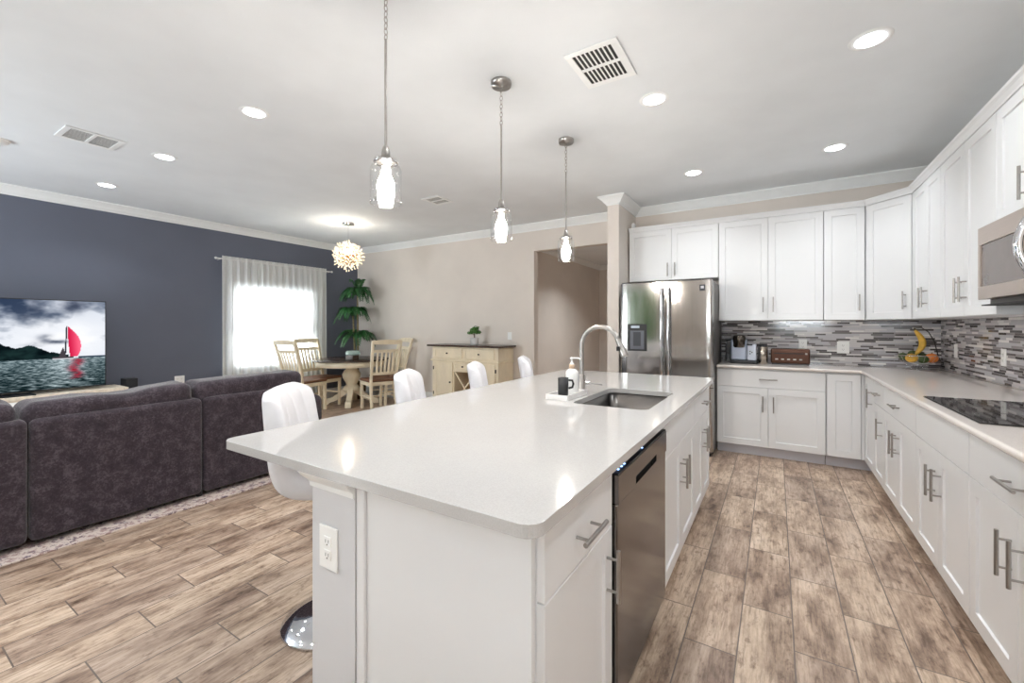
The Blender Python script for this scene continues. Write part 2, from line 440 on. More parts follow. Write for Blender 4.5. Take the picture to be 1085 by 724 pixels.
# ---------------------------------------------------------------- the room
XL, XR, YB, YF, ZC = -6.95, 1.32, 5.5, -2.7, 2.81
XW0, XW1, YW = -1.665, -1.53, 4.80          # wing wall beside the fridge
OX0, OX1, OZ = -3.02, XW0, 2.42             # opening to the foyer
struct('floor', MB().box(XL - .15, XR + .15, YF - .15, 10.4, -.1, 0), 'floor')
struct('ceiling', MB().box(XL - .15, XR + .15, YF - .15, 10.4, ZC, ZC + .1), 'ceiling')
WY0, WY1, WZ0, WZ1 = 3.25, 4.52, 0.68, 1.87
w = MB().box(XL - .15, XL, YF - .15, WY0, 0, ZC).box(XL - .15, XL, WY1, YB + .12, 0, ZC).box(XL - .15, XL, WY0, WY1, 0, WZ0).box(XL - .15, XL, WY0, WY1, WZ1, ZC)
struct('wall_left', w, 'blue')
w = MB().box(XL, OX0, YB, YB + .12, 0, ZC).box(OX0, OX1, YB, YB + .12, OZ, ZC).box(OX1, XR, YB, YB + .12, 0, ZC)
struct('wall_back', w, 'beige')
struct('wall_right', MB().box(XR, XR + .15, YF - .15, YB + .12, 0, ZC), 'beige')
struct('wall_wing', MB().box(XW0, XW1, YW, YB - .002, 0, ZC), 'beige')
DX0, DX1, DZ = -6.3, -2.85, 2.42
w = MB().box(XL, DX0, YF - .15, YF, 0, ZC).box(DX0, DX1, YF - .15, YF, DZ, ZC).box(DX1, 0.0, YF - .15, YF, 0, ZC)
w.box(.0, 1.1, YF - .15, YF, 0, .95).box(.0, 1.1, YF - .15, YF, 2.05, ZC).box(1.1, XR, YF - .15, YF, 0, ZC)
struct('wall_rear', w, 'beige')
# foyer beyond the opening
struct('wall_foyer_left', MB().box(-3.87, -3.75, YB + .13, 10.2, 0, ZC), 'beige')
struct('wall_foyer_back', MB().box(-3.87, -.9, 10.2, 10.32, 0, ZC), 'beige')
struct('wall_foyer_right', MB().box(-1.02, -.9, YB + .13, 10.2, 0, ZC), 'beige')

CROWN = [(0, ZC), (0.088, ZC), (0.088, ZC - .014), (0.078, ZC - .02), (0.066, ZC - .03), (0.045, ZC - .05), (0.03, ZC - .07), (0.018, ZC - .082), (0.012, ZC - .086), (0.012, ZC - .1), (0, ZC - .1)]
e = .001
path = [(XL + e, YF), (XL + e, YB - e), (XW0 - e, YB - e), (XW0 - e, YW - e), (XW1 + e, YW - e), (XW1 + e, YB - e), (XR - e, YB - e), (XR - e, YF)]
struct('trim_1', MB().sweep(path, CROWN), 'trim')
struct('trim_2', MB().sweep([(-3.75 + e, YB + .13), (-3.75 + e, 10.2 - e), (-1.02 - e, 10.2 - e), (-1.02 - e, YB + .13)], CROWN), 'trim')
BASE = [(0, 0.001), (0.016, 0.001), (0.016, .15), (0.011, .165), (0.008, .18), (0, .18)]
struct('baseboard_back', MB().sweep([(XL + .02, YB - e), (OX0 - e, YB - e)], BASE), 'trim')
struct('baseboard_left', MB().sweep([(XL + e, YF), (XL + e, YB - .02)], BASE), 'trim')
struct('baseboard_foyer', MB().sweep([(-3.75 + e, YB + .14), (-3.75 + e, 10.18)], BASE), 'trim')
struct('baseboard_wing', MB().sweep([(XW0 - e, YB - .01), (XW0 - e, YW - e), (XW1 + e, YW - e)], BASE), 'trim')

# dining window behind the sheers
win = struct('window_1', MB().box(XL - .12, XL - .05, WY0, WY0 + .05, WZ0, WZ1).box(XL - .12, XL - .05, WY1 - .05, WY1, WZ0, WZ1)
             .box(XL - .12, XL - .05, WY0 + .05, WY1 - .05, WZ0, WZ0 + .05).box(XL - .12, XL - .05, WY0 + .05, WY1 - .05, WZ1 - .05, WZ1)
             .box(XL - .12, XL - .03, WY0 + .05, WY1 - .05, 1.19, 1.26), 'trim', .004)
MB().box(XL - .088, XL - .082, WY0 + .05, WY1 - .05, WZ0 + .05, 1.19).box(XL - .098, XL - .092, WY0 + .05, WY1 - .05, 1.26, WZ1 - .05).build('window_glass', 'glass', win)
MB().box(XL - .10, XL + .03, WY0 - .04, WY1 + .04, WZ0 - .03, WZ0 - .002).build('window_sill', 'trim', win, .004)
# glass doors assumed behind the camera; an added fill lamp stands at them
fr = MB()
for i in range(5):
    x = DX0 + (DX1 - DX0) * i / 4; fr.box(max(DX0, x - .04), min(DX1, x + .04), YF - .1, YF - .04, .04, DZ - .05)
fr.box(DX0, DX1, YF - .11, YF - .03, 0, .04).box(DX0, DX1, YF - .11, YF - .03, DZ - .05, DZ)
d = struct('door_1', fr, 'trim', .004)
MB().box(DX0 + .04, DX1 - .04, YF - .073, YF - .067, .04, DZ - .05).build('door_glass', 'glass', d)
w2 = struct('window_2', MB().box(.0, .05, YF - .1, YF - .04, .95, 2.05).box(1.05, 1.1, YF - .1, YF - .04, .95, 2.05).box(.05, 1.05, YF - .1, YF - .04, .95, 1.0).box(.05, 1.05, YF - .1, YF - .04, 2.0, 2.05), 'trim')  # assumed window behind the camera; the added kitchen fill lamp stands at it
MB().box(.05, 1.05, YF - .073, YF - .067, 1.0, 2.0).build('window_glass', 'glass', w2)
# yard outside
struct('ground_outside', MB().box(-40, 30, -40, YF - .16, -.2, -.11).box(-40, XL - .16, YF - .16, 30, -.2, -.11), 'grass')
hd = MB()
for i in range(46):
    x = -16 + i * .6; hd.sphere((x, -11 + random.uniform(-.8, .8), 1.7 + random.uniform(-.4, .8)), random.uniform(1.0, 1.6), 8, 6, (1, .8, 2.3))
tag(hd.build('hedge', 'hedge'), kind='stuff')

# tiled backsplash on both kitchen walls
CT = 0.914
struct('wall_backsplash_back', MB().box(-.535, XR - .002, YB - .010, YB - .001, CT + .001, 1.368), 'mosaic_back')
struct('wall_backsplash_right', MB().box(XR - .010, XR - .001, 1.66, YB - .012, CT + .001, 1.44), 'mosaic_right')

# ---------------------------------------------------------------- cabinets
class Frame:
    """cabinet face frame: a along the face, b outward, z up"""
    def __init__(s, O, u, n): s.O = Vector((O[0], O[1], 0)); s.u = Vector((u[0], u[1], 0)); s.n = Vector((n[0], n[1], 0))
    def p(s, a, b, z): return s.O + s.u * a + s.n * b + Vector((0, 0, z))
    def box(s, mb, a0, a1, b0, b1, z0, z1):
        vs = [s.p(a, b, z) for z in (z0, z1) for a, b in ((a0, b0), (a1, b0), (a1, b1), (a0, b1))]
        return mb.add(vs, [(3, 2, 1, 0), (4, 5, 6, 7), (0, 1, 5, 4), (1, 2, 6, 5), (2, 3, 7, 6), (3, 0, 4, 7)])
def shaker(F, a0, a1, z0, z1, fw=.062):
    """door slab with recessed centre panel, front at b=0, 20 mm thick"""
    mb = MB(); r = .009; s_ = .006
    def ring(da, b): return [F.p(a0 + da, b, z0 + da), F.p(a1 - da, b, z0 + da), F.p(a1 - da, b, z1 - da), F.p(a0 + da, b, z1 - da)]
    R = [ring(0, -.02), ring(0, -.002), ring(.002, 0), ring(fw, 0), ring(fw + s_ * .4, -r), ]
    vs = [v for q in R for v in q]; fs = [(3, 2, 1, 0)]
    for i in range(len(R) - 1): fs += [(i * 4 + k, i * 4 + (k + 1) % 4, i * 4 + 4 + (k + 1) % 4, i * 4 + 4 + k) for k in range(4)]
    m = (len(R) - 1) * 4; fs.append((m, m + 1, m + 2, m + 3))
    return mb.add(vs, fs)
def pull(F, a, z, vertical, length=.155, stand=.036, rad=.0062):
    mb = MB()
    if vertical:
        mb.cyl(F.p(a, stand, z - length / 2), F.p(a, stand, z + length / 2), rad, n=12)
        for dz in (-.048, .048): mb.cyl(F.p(a, .0005, z + dz), F.p(a, stand, z + dz), .0042, n=8)
    else:
        mb.cyl(F.p(a - length / 2, stand, z), F.p(a + length / 2, stand, z), rad, n=12)
        for da in (-.048, .048): mb.cyl(F.p(a + da, .0005, z), F.p(a + da, stand, z), .0042, n=8)
    return mb
G = .0016
def cabinet(name, label, F, width, depth, z0, z1, fronts, toe=True, group=None, body_poly=None):
    c = F.p(width / 2, -depth / 2, 0)
    t = thing(name, label, 'cabinet', (c.x, c.y, z0 if not toe else 0), group)
    zb = z0
    mb = MB()
    if abs(z1 - ZT) < 1e-6: z1 = ZU
    if body_poly: mb.prism(body_poly, zb, z1)
    else: F.box(mb, .0008, width - .0008, -depth, -.0205, zb, z1)
    mb.build('body', 'cab', t, .001)
    if toe and not body_poly: F.box(MB(), .0008, width - .0008, -depth + .02, -.085, .0005, zb - .0005).build('toe_kick', 'toe', t)
    for f in fronts:
        kind, a0, a1, q0, q1 = f[:5]
        FF = f[6] if len(f) > 6 else F
        if kind == 'door':
            o = shaker(FF, a0 + G, a1 - G, q0 + G, q1 - G).build('door', 'cab', t)
        else:
            mbx = MB(); FF.box(mbx, a0 + G, a1 - G, -.02, 0, q0 + G, q1 - G)
            o = mbx.build('drawer' if kind == 'drawer' else 'false_front', 'cab', t, .002)
        h = f[5] if len(f) > 5 else None
        if h: pull(FF, *h).build('handle', 'nickel', o)
    return t
ZB, ZD, ZT = .108, .698, .873        # door bottom, drawer split, front top
ZU = .884                            # worktop underside
HZ = .54                             # base door handle centre

# right-hand base run, faces -x
FXR = .675
def fr_right(y): return Frame((FXR, y), (0, -1), (-1, 0))
DR = XR - FXR - .003
def base_double(name, label, F, wdt, depth, drawer='drawer', pullit=True, grp=None):
    m = wdt / 2
    return cabinet(name, label, F, wdt, depth, ZB, ZT, [(drawer, 0, wdt, ZD, ZT, (m, .785, False) if pullit else None),
        ('door', 0, m, ZB, ZD, (m - .045, HZ, True)), ('door', m, wdt, ZB, ZD, (m + .045, HZ, True))], group=grp)
F = fr_right(4.48)
cabinet('base_cabinet', 'narrow white base cabinet with one drawer and one door, right of the corner', F, .372, DR, ZB, ZT,
        [('drawer', 0, .372, ZD, ZT, (.2, .785, False)), ('door', 0, .372, ZB, ZD, (.372 - .05, HZ, True))])
base_double('base_cabinet', 'white base cabinet with drawer pull and two doors, just before the cooktop', fr_right(4.105), .842, DR)
base_double('base_cabinet', 'white base cabinet under the cooktop, blank panel without pull above two doors', fr_right(3.26), .782, DR, 'false_front', False)
base_double('base_cabinet', 'white base cabinet at the right picture edge, nearest camera along the right wall', fr_right(2.475), .83, DR)
# back base run, faces -y
YFB = 4.91
FB = Frame((-.524, YFB), (1, 0), (0, -1)); DB = YB - YFB - .003
base_double('base_cabinet', 'white base cabinet beside the fridge with one wide drawer over two doors', FB, .92, DB)
# corner cabinet with two leaves
Fc1 = Frame((.40, YFB), (1, 0), (0, -1)); Fc2 = fr_right(4.888)
poly = [(.4005, YFB + .0205), (FXR + .0205, YFB + .0205), (FXR + .0205, 4.4815), (XR - .003, 4.4815), (XR - .003, YB - .003), (.4005, YB - .003)]
ct = cabinet('corner_base_cabinet', 'white inside corner base cabinet whose two full height leaves meet in the corner', Fc1, .4, .4, ZB, ZT,
        [('door', .005, .253, ZB, ZT), ('door', .0, .405, ZB, ZT, (.345, .715, True), Fc2)], toe=False, body_poly=poly)
tk = [(.4005, YFB + .085), (FXR + .085, YFB + .085), (FXR + .085, 4.4815), (FXR + .11, 4.4815), (FXR + .11, YFB + .11), (.4005, YFB + .11)]
MB().prism(tk, .0005, ZB - .0005).build('toe_kick', 'toe', ct)
MB().box(.657, .6745, YFB + .002, YFB + .0195, ZB, ZT).build('filler_strip', 'cab', ct)

# L-shaped perimeter worktop
def top_poly(poly, r=.01):
    return poly
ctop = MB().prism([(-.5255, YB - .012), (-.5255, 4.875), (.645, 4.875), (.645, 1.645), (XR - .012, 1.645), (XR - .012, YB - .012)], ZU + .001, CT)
tag(ctop.build('countertop', 'quartz_lightened', None, .013, 4), 'L-shaped warm white quartz worktop along the back and right walls', 'countertop')

# wall cabinets
UZ0, UZ1 = 1.372, 2.44
YU, XU = 5.15, .985
FU = Frame((-1.512, YU), (1, 0), (0, -1)); DU = YB - YU - .003
UH = 1.535
cabinet('wall_cabinet', 'short white two-door wall cabinet above the refrigerator', FU, .98, DU, 1.845, UZ1,
        [('door', 0, .49, 1.845, UZ1, (.49 - .04, 1.965, True)), ('door', .49, .98, 1.845, UZ1, (.49 + .04, 1.965, True))], toe=False)
FU2 = Frame((-.530, YU), (1, 0), (0, -1))
cabinet('wall_cabinet', 'tall white two-door wall cabinet above coffee maker and toaster', FU2, .926, DU, UZ0, UZ1,
        [('door', 0, .463, UZ0, UZ1, (.463 - .045, UH, True)), ('door', .463, .926, UZ0, UZ1, (.463 + .045, UH, True))], toe=False)
FU3 = Frame((.398, YU), (1, 0), (0, -1))
cabinet('wall_cabinet', 'narrow white single-door wall cabinet left of the angled corner cabinet', FU3, .315, DU, UZ0, UZ1,
        [('door', 0, .315, UZ0, UZ1, (.315 - .045, UH, True))], toe=False)
# angled corner
A, B = Vector((.716, YU)), Vector((XU, 4.868)); dl = (B - A).length; u = (B - A) / dl; n = Vector((u.y, -u.x))
if n.y > 0: n = -n
FUC = Frame((A.x, A.y), (u.x, u.y), (n.x, n.y))
A2, B2 = A - n * .0205, B - n * .0205
cabinet('wall_cabinet', 'white angled wall cabinet across the kitchen corner above the fruit basket', FUC, dl, .2, UZ0, UZ1,
        [('door', .004, dl - .004, UZ0, UZ1, (dl - .05, UH, True))], toe=False,
        body_poly=[(A.x + .001, A2.y + .012), (B2.x + .012, B.y + .001), (XR - .003, B.y + .001), (XR - .003, YB - .003), (A.x + .001, YB - .003)])
def fr_ru(y): return Frame((XU, y), (0, -1), (-1, 0))
DRU = XR - XU - .003
for y, wd, lb in ((4.825, .685, 'white two-door wall cabinet right of the angled corner cabinet'), (4.138, .895, 'white two-door wall cabinet directly left of the microwave')):
    m = wd / 2
    cabinet('wall_cabinet', lb, fr_ru(y), wd, DRU, UZ0, UZ1, [('door', 0, m, UZ0, UZ1, (m - .04, UH, True)), ('door', m, wd, UZ0, UZ1, (m + .04, UH, True))], toe=False)
F = fr_ru(3.241); m = .39
cabinet('wall_cabinet', 'short white wall cabinet above the microwave', F, .78, DRU, 1.845, UZ1, [('door', 0, m, 1.845, UZ1, (m - .04, 1.97, True)), ('door', m, .78, 1.845, UZ1, (m + .04, 1.97, True))], toe=False)
MB().box(XU + .0205, XR - .003, 4.8265, 4.8675, UZ0, UZ1).box(XU, XU + .02, 4.8275, 4.866, UZ0, UZ1).build('tmp', 'cab').name = 'filler_strip'
tag(bpy.data.objects['filler_strip'] if bpy.data.objects['filler_strip'].parent is None else [o for o in bpy.data.objects if o.name.startswith('filler_strip') and o.parent is None][0],
    'slim white filler strip between the angled corner cabinet and its right neighbour', 'filler strip')
CC = [(0, UZ1 + .0008), (.004, UZ1 + .0008), (.006, UZ1 + .012), (.018, UZ1 + .03), (.03, UZ1 + .04), (.034, UZ1 + .052), (0, UZ1 + .052), (-.05, UZ1 + .052), (-.05, UZ1 + .0008)]
struct('trim_3', MB().sweep([(-1.512, YU), (A.x, A.y), (B.x, B.y - .03), (XU, 2.46)], [(o, z) for o, z in CC]), 'cab')
tag(MB().rbox(-1.505, -1.462, 5.20, 5.26, UZ1 + .0005, UZ1 + .132, .018, 2).build('block', 'cab'), 'small white block standing on the left end of the wall cabinets', 'block')

# ---------------------------------------------------------------- island
IX0, IX1, IY0, IY1 = -1.65, -.40, .735, 3.60
FI = -.43
# half wall that carries the seating overhang, with a small cap moulding
hw = struct('wall_island', MB().box(-1.222, -1.022, .80, 3.545, 0.0, ZU), 'halfwall')
capp = [(0, .818), (.005, .818), (.007, .834), (.018, .846), (.027, .858), (.030, .864), (.030, ZU), (0, ZU)]
MB().sweep([(-1.2225, 3.545), (-1.2225, .7995), (-1.0215, .7995)], [(-o if False else o, z) for o, z in capp[::1]]).build('cap_moulding', 'trim', hw)
endp = thing('end_panel', 'plain white panel closing the near end of the island', 'panel', (-.72, .81, 0))
MB().box(-.985, -.452, .812, .8285, .001, ZU).build('panel', 'cab', endp, .001)
MB().box(-1.0205, -.986, .803, .8285, .001, ZU).build('scribe_moulding', 'cab', endp, .004)
def fr_i(y): return Frame((FI, y), (0, 1), (1, 0))
DI = .585
cabinet('island_cabinet', 'near white island cabinet with one drawer and door, left of the dishwasher', fr_i(.83), .455, DI, ZB, ZT,
        [('drawer', 0, .455, ZD, ZT, (.225, .775, False)), ('door', 0, .455, ZB, ZD, (.455 - .05, HZ + .03, True))])
F = fr_i(1.985); wd = .87
cabinet('island_cabinet', 'white island sink cabinet with blank top panel and paired door pulls', F, wd, DI, ZB, .66,
        [('false_front', 0, wd, ZD, ZT), ('door', 0, wd / 2, ZB, ZD, (wd / 2 - .04, HZ, True)), ('door', wd / 2, wd, ZB, ZD, (wd / 2 + .04, HZ, True))])
F = fr_i(2.86); wd = .685
base_double('island_cabinet', 'far white island cabinet with one drawer over two doors, facing the refrigerator end', F, wd, DI)
# dishwasher
dw = thing('dishwasher', 'stainless steel dishwasher with pocket handle built into the island', 'dishwasher', (-.72, 1.635, 0))
y0, y1 = 1.293, 1.978
MB().box(-1.015, FI - .025, y0, y1, .10, .868).build('tub', 'dark', dw)
MB().box(FI - .024, FI + .012, y0 + .004, y1 - .004, .115, .755).build('door', 'steel_dw', dw, .004)
band = MB()
ya, yb = 1.49, 1.79
band.box(FI - .024, FI + .016, y0 + .004, y1 - .004, .788, .846).box(FI - .024, FI + .016, y0 + .004, y1 - .004, .757, .757 + .004)
band.box(FI - .024, FI + .016, y0 + .004, ya, .761, .788).box(FI - .024, FI + .016, yb, y1 - .004, .761, .788).box(FI - .024, FI - .006, ya, yb, .761, .788)
hb = band.build('control_band', 'steel_dw', dw)
MB().box(FI - .006, FI - .004, ya, yb, .761, .788).build('pocket_handle', 'black', hb)
tp = MB().box(FI - .024, FI + .014, y0 + .006, y1 - .006, .8465, .852).build('control_strip', 'black', dw)
for yy in (1.335, 1.37, 1.40, 1.62):
    MB().box(FI - .006, FI + .004, yy, yy + .009, .8522, .8534).build('indicator_light', 'led', tp)
MB().box(FI - .06, FI - .05, y0 + .01, y1 - .01, .002, .10).build('toe_plate', 'dark', dw)

# island worktop with an undermount sink opening
SX0, SX1, SY0, SY1 = -.905, -.515, 2.04, 2.68
def rrect(x0, x1, y0, y1, r, n=6):
    pts = []
    for cx_, cy_, a0 in ((x1 - r, y1 - r, 0), (x0 + r, y1 - r, 90), (x0 + r, y0 + r, 180), (x1 - r, y0 + r, 270)):
        for i in range(n + 1):
            a = math.radians(a0 + 90 * i / n); pts.append((cx_ + r * math.cos(a), cy_ + r * math.sin(a)))
    return pts
def slab_with_hole(outer, inner, z0, z1):
    bm = bmesh.new()
    def loop(pts): 
        vs = [bm.verts.new((x, y, z1)) for x, y in pts]; return [bm.edges.new((vs[i], vs[(i + 1) % len(vs)])) for i in range(len(vs))]
    es = loop(outer) + loop(inner)
    bmesh.ops.triangle_fill(bm, use_beauty=True, edges=es, normal=(0, 0, 1))
    g = bmesh.ops.extrude_face_region(bm, geom=bm.faces[:])
    bmesh.ops.translate(bm, verts=[q for q in g['geom'] if isinstance(q, bmesh.types.BMVert)], vec=(0, 0, z0 - z1))
    bmesh.ops.recalc_face_normals(bm, faces=bm.faces)
    mb = MB(); bm.verts.index_update(); mb.add([v.co[:] for v in bm.verts], [tuple(v.index for v in f.verts) for f in bm.faces]); bm.free(); return mb
o = slab_with_hole(rrect(IX0, IX1, IY0, IY1, .042), rrect(SX0, SX1, SY0, SY1, .05), ZU + .001, CT).build('countertop', 'quartz', None, .011, 4)
tag(o, 'white quartz island worktop with sink cutout and seating overhang', 'countertop')
# sink bowl
sk = thing('sink', 'undermount stainless steel sink let into the island worktop', 'sink', ((SX0 + SX1) / 2, (SY0 + SY1) / 2, .67))
mb = MB(); rings = []
for ins, z, r in ((-.02, ZU - .0005, .055), (-.004, ZU - .0005, .05), (-.004, .73, .05), (.004, .69, .05), (.03, .675, .045), (.10, .672, .04)):
    rings.append([(x, y, z) for x, y in rrect(SX0 + ins, SX1 - ins, SY0 + ins, SY1 - ins, r)])
k = len(rings[0]); vs = [v for R in rings for v in R]
fs = [(i * k + j, i * k + (j + 1) % k, (i + 1) * k + (j + 1) % k, (i + 1) * k + j) for i in range(len(rings) - 1) for j in range(k)] + [tuple(range((len(rings) - 1) * k, len(rings) * k))]
mb.add(vs, fs, True); bw = mb.build('bowl', 'steel_sink', sk)
md = bw.modifiers.new('thick', 'SOLIDIFY'); md.thickness = .0015; md.offset = 1
MB().lathe([(0.001, .0), (.03, .0), (.042, .004), (.042, .0)], (-.71, 2.36, .6735), 20).build('drain', 'chrome', sk)
# faucet
fc = thing('faucet', 'tall chrome gooseneck pull-down faucet behind the island sink', 'faucet', (-1.0, 2.42, CT))
fx, fy = -1.0, 2.42
MB().lathe([(.03, .0005), (.03, .006), (.024, .012), (.0235, .10), (.02, .106)], (fx, fy, CT), 20).build('base', 'nickel', fc)
pts = [(fx, fy, CT + .10), (fx, fy, 1.10), (fx, fy, 1.19)]; R_ = .118
for i in range(1, 15):
    a = PI - PI * .86 * i / 14; pts.append((fx + R_ + R_ * math.cos(a), fy - .012 * i / 14, 1.19 + R_ * math.sin(a)))
neck = MB().tube(pts, .0135, 14).build('spout', 'nickel', fc)
e0 = Vector(pts[-1]); d_ = (Vector(pts[-1]) - Vector(pts[-2])).normalized()
d_ = Vector((.42, -.05, -.9)).normalized()
hd_ = MB().cyl(e0 + d_ * .002, e0 + d_ * .03, .015, .0165).cyl(e0 + d_ * .03, e0 + d_ * .105, .0165, .0235).cyl(e0 + d_ * .105, e0 + d_ * .112, .02, .018).build('spray_head', 'nickel', fc)
MB().box(e0.x + .003, e0.x + .02, e0.y - .03, e0.y - .019, e0.z - .07, e0.z - .045).build('spray_button', 'black', hd_, .002)
lv = Vector((.85, .526, 0))
MB().cyl((fx + .018, fy + .008, .965), Vector((fx, fy, .965)) + lv * .045, .013).build('lever_hub', 'chrome', fc)
MB().cyl(Vector((fx, fy, .966)) + lv * .038, Vector((fx, fy, .955)) + lv * .125, .0045, .0035, 8).build('lever', 'chrome', fc)
# tray with bottle and mug
tr = MB().box(-1.065, -.935, 2.07, 2.345, CT + .0008, CT + .008)
tr.box(-1.065, -1.057, 2.07, 2.345, CT + .008, CT + .028).box(-.943, -.935, 2.07, 2.345, CT + .008, CT + .028).box(-1.057, -.943, 2.07, 2.078, CT + .008, CT + .028).box(-1.057, -.943, 2.337, 2.345, CT + .008, CT + .028)
tag(tr.build('tray', 'marble', None), 'white marble tray beside the island faucet holding bottle and cup', 'tray')
ZTR = CT + .0088
sb = thing('soap_bottle', 'white soap pump bottle with tan collar on the marble tray', 'bottle', (-1.0, 2.275, ZTR))
MB().lathe([(.0335, 0), (.036, .004), (.036, .115), (.033, .13), (.022, .14), (.016, .144)], (-1.0, 2.275, ZTR), 24).build('bottle_body', 'white_plastic', sb)
MB().lathe([(.0155, .1445), (.017, .146), (.017, .166), (.0155, .168)], (-1.0, 2.275, ZTR), 20).build('collar', simple('tan_collar', (196, 168, 142), .4), sb)
pm = MB().lathe([(.013, .1685), (.011, .174), (.006, .182), (.006, .198), (.012, .2), (.012, .207), (.004, .209)], (-1.0, 2.275, ZTR), 16)
pm.tube([(-1.0, 2.275, ZTR + .204), (-.97, 2.29, ZTR + .205), (-.958, 2.296, ZTR + .198)], .0045, 8); pm.build('pump', 'white_plastic', sb)
cp = thing('cup', 'small black cup with handle at the front of the marble tray', 'cup', (-1.0, 2.155, ZTR))
MB().lathe([(.026, 0), (.028, .003), (.03, .104), (.0275, .104), (.026, .01), (.001, .008)], (-1.0, 2.155, ZTR), 24).build('cup_body', 'black', cp)
MB().tube([(-.975, 2.171, ZTR + .09), (-.957, 2.182, ZTR + .088), (-.952, 2.185, ZTR + .07), (-.957, 2.182, ZTR + .05), (-.975, 2.171, ZTR + .045)], .006, 8).build('cup_handle', 'black', cp)

# ---------------------------------------------------------------- outlets and switches
def outlet(name, label, cat, c, u, n, w_=.072, h_=.116, switch=False, gangs=1):
    F = Frame((c[0], c[1]), u, n); t = thing(name, label, cat, (c[0], c[1], c[2]))
    mb = MB(); F.box(mb, -w_ / 2, w_ / 2, .0006, .0055, c[2] - h_ / 2, c[2] + h_ / 2); pl = mb.build('cover_plate', 'white_plastic', t, .0015)
    for g in range(gangs):
        a = (g - (gangs - 1) / 2) * .046
        if switch:
            mb = MB(); F.box(mb, a - .016, a + .016, .0056, .0095, c[2] - .033, c[2] + .033); mb.build('rocker', 'white_plastic', t, .002)
        else:
            for dz in (-.02, .02):
                mb = MB(); F.box(mb, a - .016, a + .016, .0056, .0085, c[2] + dz - .0145, c[2] + dz + .0145); s_ = mb.build('socket', 'white_plastic', t, .003)
                mb = MB(); F.box(mb, a - .0075, a - .0055, .0086, .0089, c[2] + dz - .004, c[2] + dz + .006); F.box(mb, a + .0055, a + .0075, .0086, .0089, c[2] + dz - .004, c[2] + dz + .006)
                F.box(mb, a - .002, a + .002, .0086, .0089, c[2] + dz - .011, c[2] + dz - .007); mb.build('slots', 'dark', s_)
    return t
outlet('outlet', 'white double outlet on the near end of the island half wall', 'outlet', (-1.138, .80, .648), (1, 0), (0, -1), .084, .128)
outlet('outlet', 'white outlet on the mosaic backsplash directly above the toaster', 'outlet', (.245, YB - .0102, 1.115), (1, 0), (0, -1))
outlet('outlet', 'white double outlet on the mosaic backsplash between toaster and fruit basket', 'outlet', (.585, YB - .0102, 1.095), (1, 0), (0, -1), .1, .12)
outlet('light_switch', 'white switch plate on the right mosaic wall close to the corner', 'switch', (XR - .0102, 5.09, 1.10), (0, -1), (-1, 0), switch=True)
outlet('outlet', 'white outlet plate on the right mosaic wall above the cooktop', 'outlet', (XR - .0102, 4.19, 1.10), (0, -1), (-1, 0))
outlet('light_switch', 'white switch plate on the beige wall right of the sideboard plant', 'switch', (-3.44, YB, 1.165), (1, 0), (0, -1), switch=True)
outlet('outlet', 'white outlet plate on the slate blue wall above the sofa back', 'outlet', (XL, 2.575, .575), (0, 1), (1, 0), .115, .116, gangs=2)

# ---------------------------------------------------------------- refrigerator
fg = thing('refrigerator', 'stainless steel french door refrigerator with water dispenser', 'refrigerator', (-.995, 5.05, 0))
RX0, RX1, RY = -1.462, -.528, 4.62
MB().box(RX0 + .004, RX1 - .004, RY + .075, 5.44, .03, 1.765).build('case', 'fridge_side', fg, .004)
MB().box(RX0 + .03, RX1 - .03, RY + .08, 5.40, .0005, .03).build('feet_rail', 'dark', fg)
def curved_door(x0, x1, z0, z1, edge_l, edge_r):
    """door with a gently bowed front and rounded outer edge"""
    n_ = 18; mb = MB(); pts = []
    for i in range(n_ + 1):
        t_ = i / n_; x = x0 + (x1 - x0) * t_; bow = .014 * (1 - (2 * (x - (RX0 + RX1) / 2) / (RX1 - RX0)) ** 2)
        y = RY + .014 - bow
        rr_ = .03
        if edge_l and x - x0 < rr_: y += rr_ - math.sqrt(max(0, rr_ ** 2 - (rr_ - (x - x0)) ** 2))
        if edge_r and x1 - x < rr_: y += rr_ - math.sqrt(max(0, rr_ ** 2 - (rr_ - (x1 - x)) ** 2))
        pts.append((x, y))
    if edge_r: pts = [p for p in pts if p[0] < x1 - .031] + [(x1 - .03 + .03 * math.sin(a * PI / 12), RY + .0145 + .03 * (1 - math.cos(a * PI / 12))) for a in range(0, 7)]
    if edge_l: pts = [(x0 + .03 - .03 * math.sin(a * PI / 12), RY + .0145 + .03 * (1 - math.cos(a * PI / 12))) for a in range(6, -1, -1)] + [p for p in pts if p[0] > x0 + .031]
    poly = pts + [(x1, RY + .07), (x0, RY + .07)]
    k = len(poly); vs = [(x, y, z0) for x, y in poly] + [(x, y, z1) for x, y in poly]
    mb.add(vs, [tuple(range(k - 1, -1, -1)), tuple(range(k, 2 * k))]); 
    mb.add(vs, [(i, i + 1, k + i + 1, k + i) for i in range(len(pts) - 1)], True)
    mb.add(vs, [(i, (i + 1) % k, k + (i + 1) % k, k + i) for i in range(len(pts) - 1, k)])
    return mb
XM = (RX0 + RX1) / 2 + .02
dl_ = curved_door(RX0, XM - .003, .70, 1.775, True, False).build('left_door', 'steel', fg)
dr_ = curved_door(XM + .003, RX1, .70, 1.775, False, True).build('right_door', 'steel', fg)
dz_ = curved_door(RX0, RX1, .06, .692, True, True).build('freezer_drawer', 'steel', fg)
for dd, hx in ((dl_, XM - .035), (dr_, XM + .035)):
    pts = [(hx, RY - .001, .79), (hx, RY - .04, .80), (hx, RY - .052, .88), (hx, RY - .058, 1.25), (hx, RY - .052, 1.62), (hx, RY - .04, 1.70), (hx, RY - .001, 1.712)]
    MB().tube(pts, .0135, 12).build('handle', 'chrome', dd)
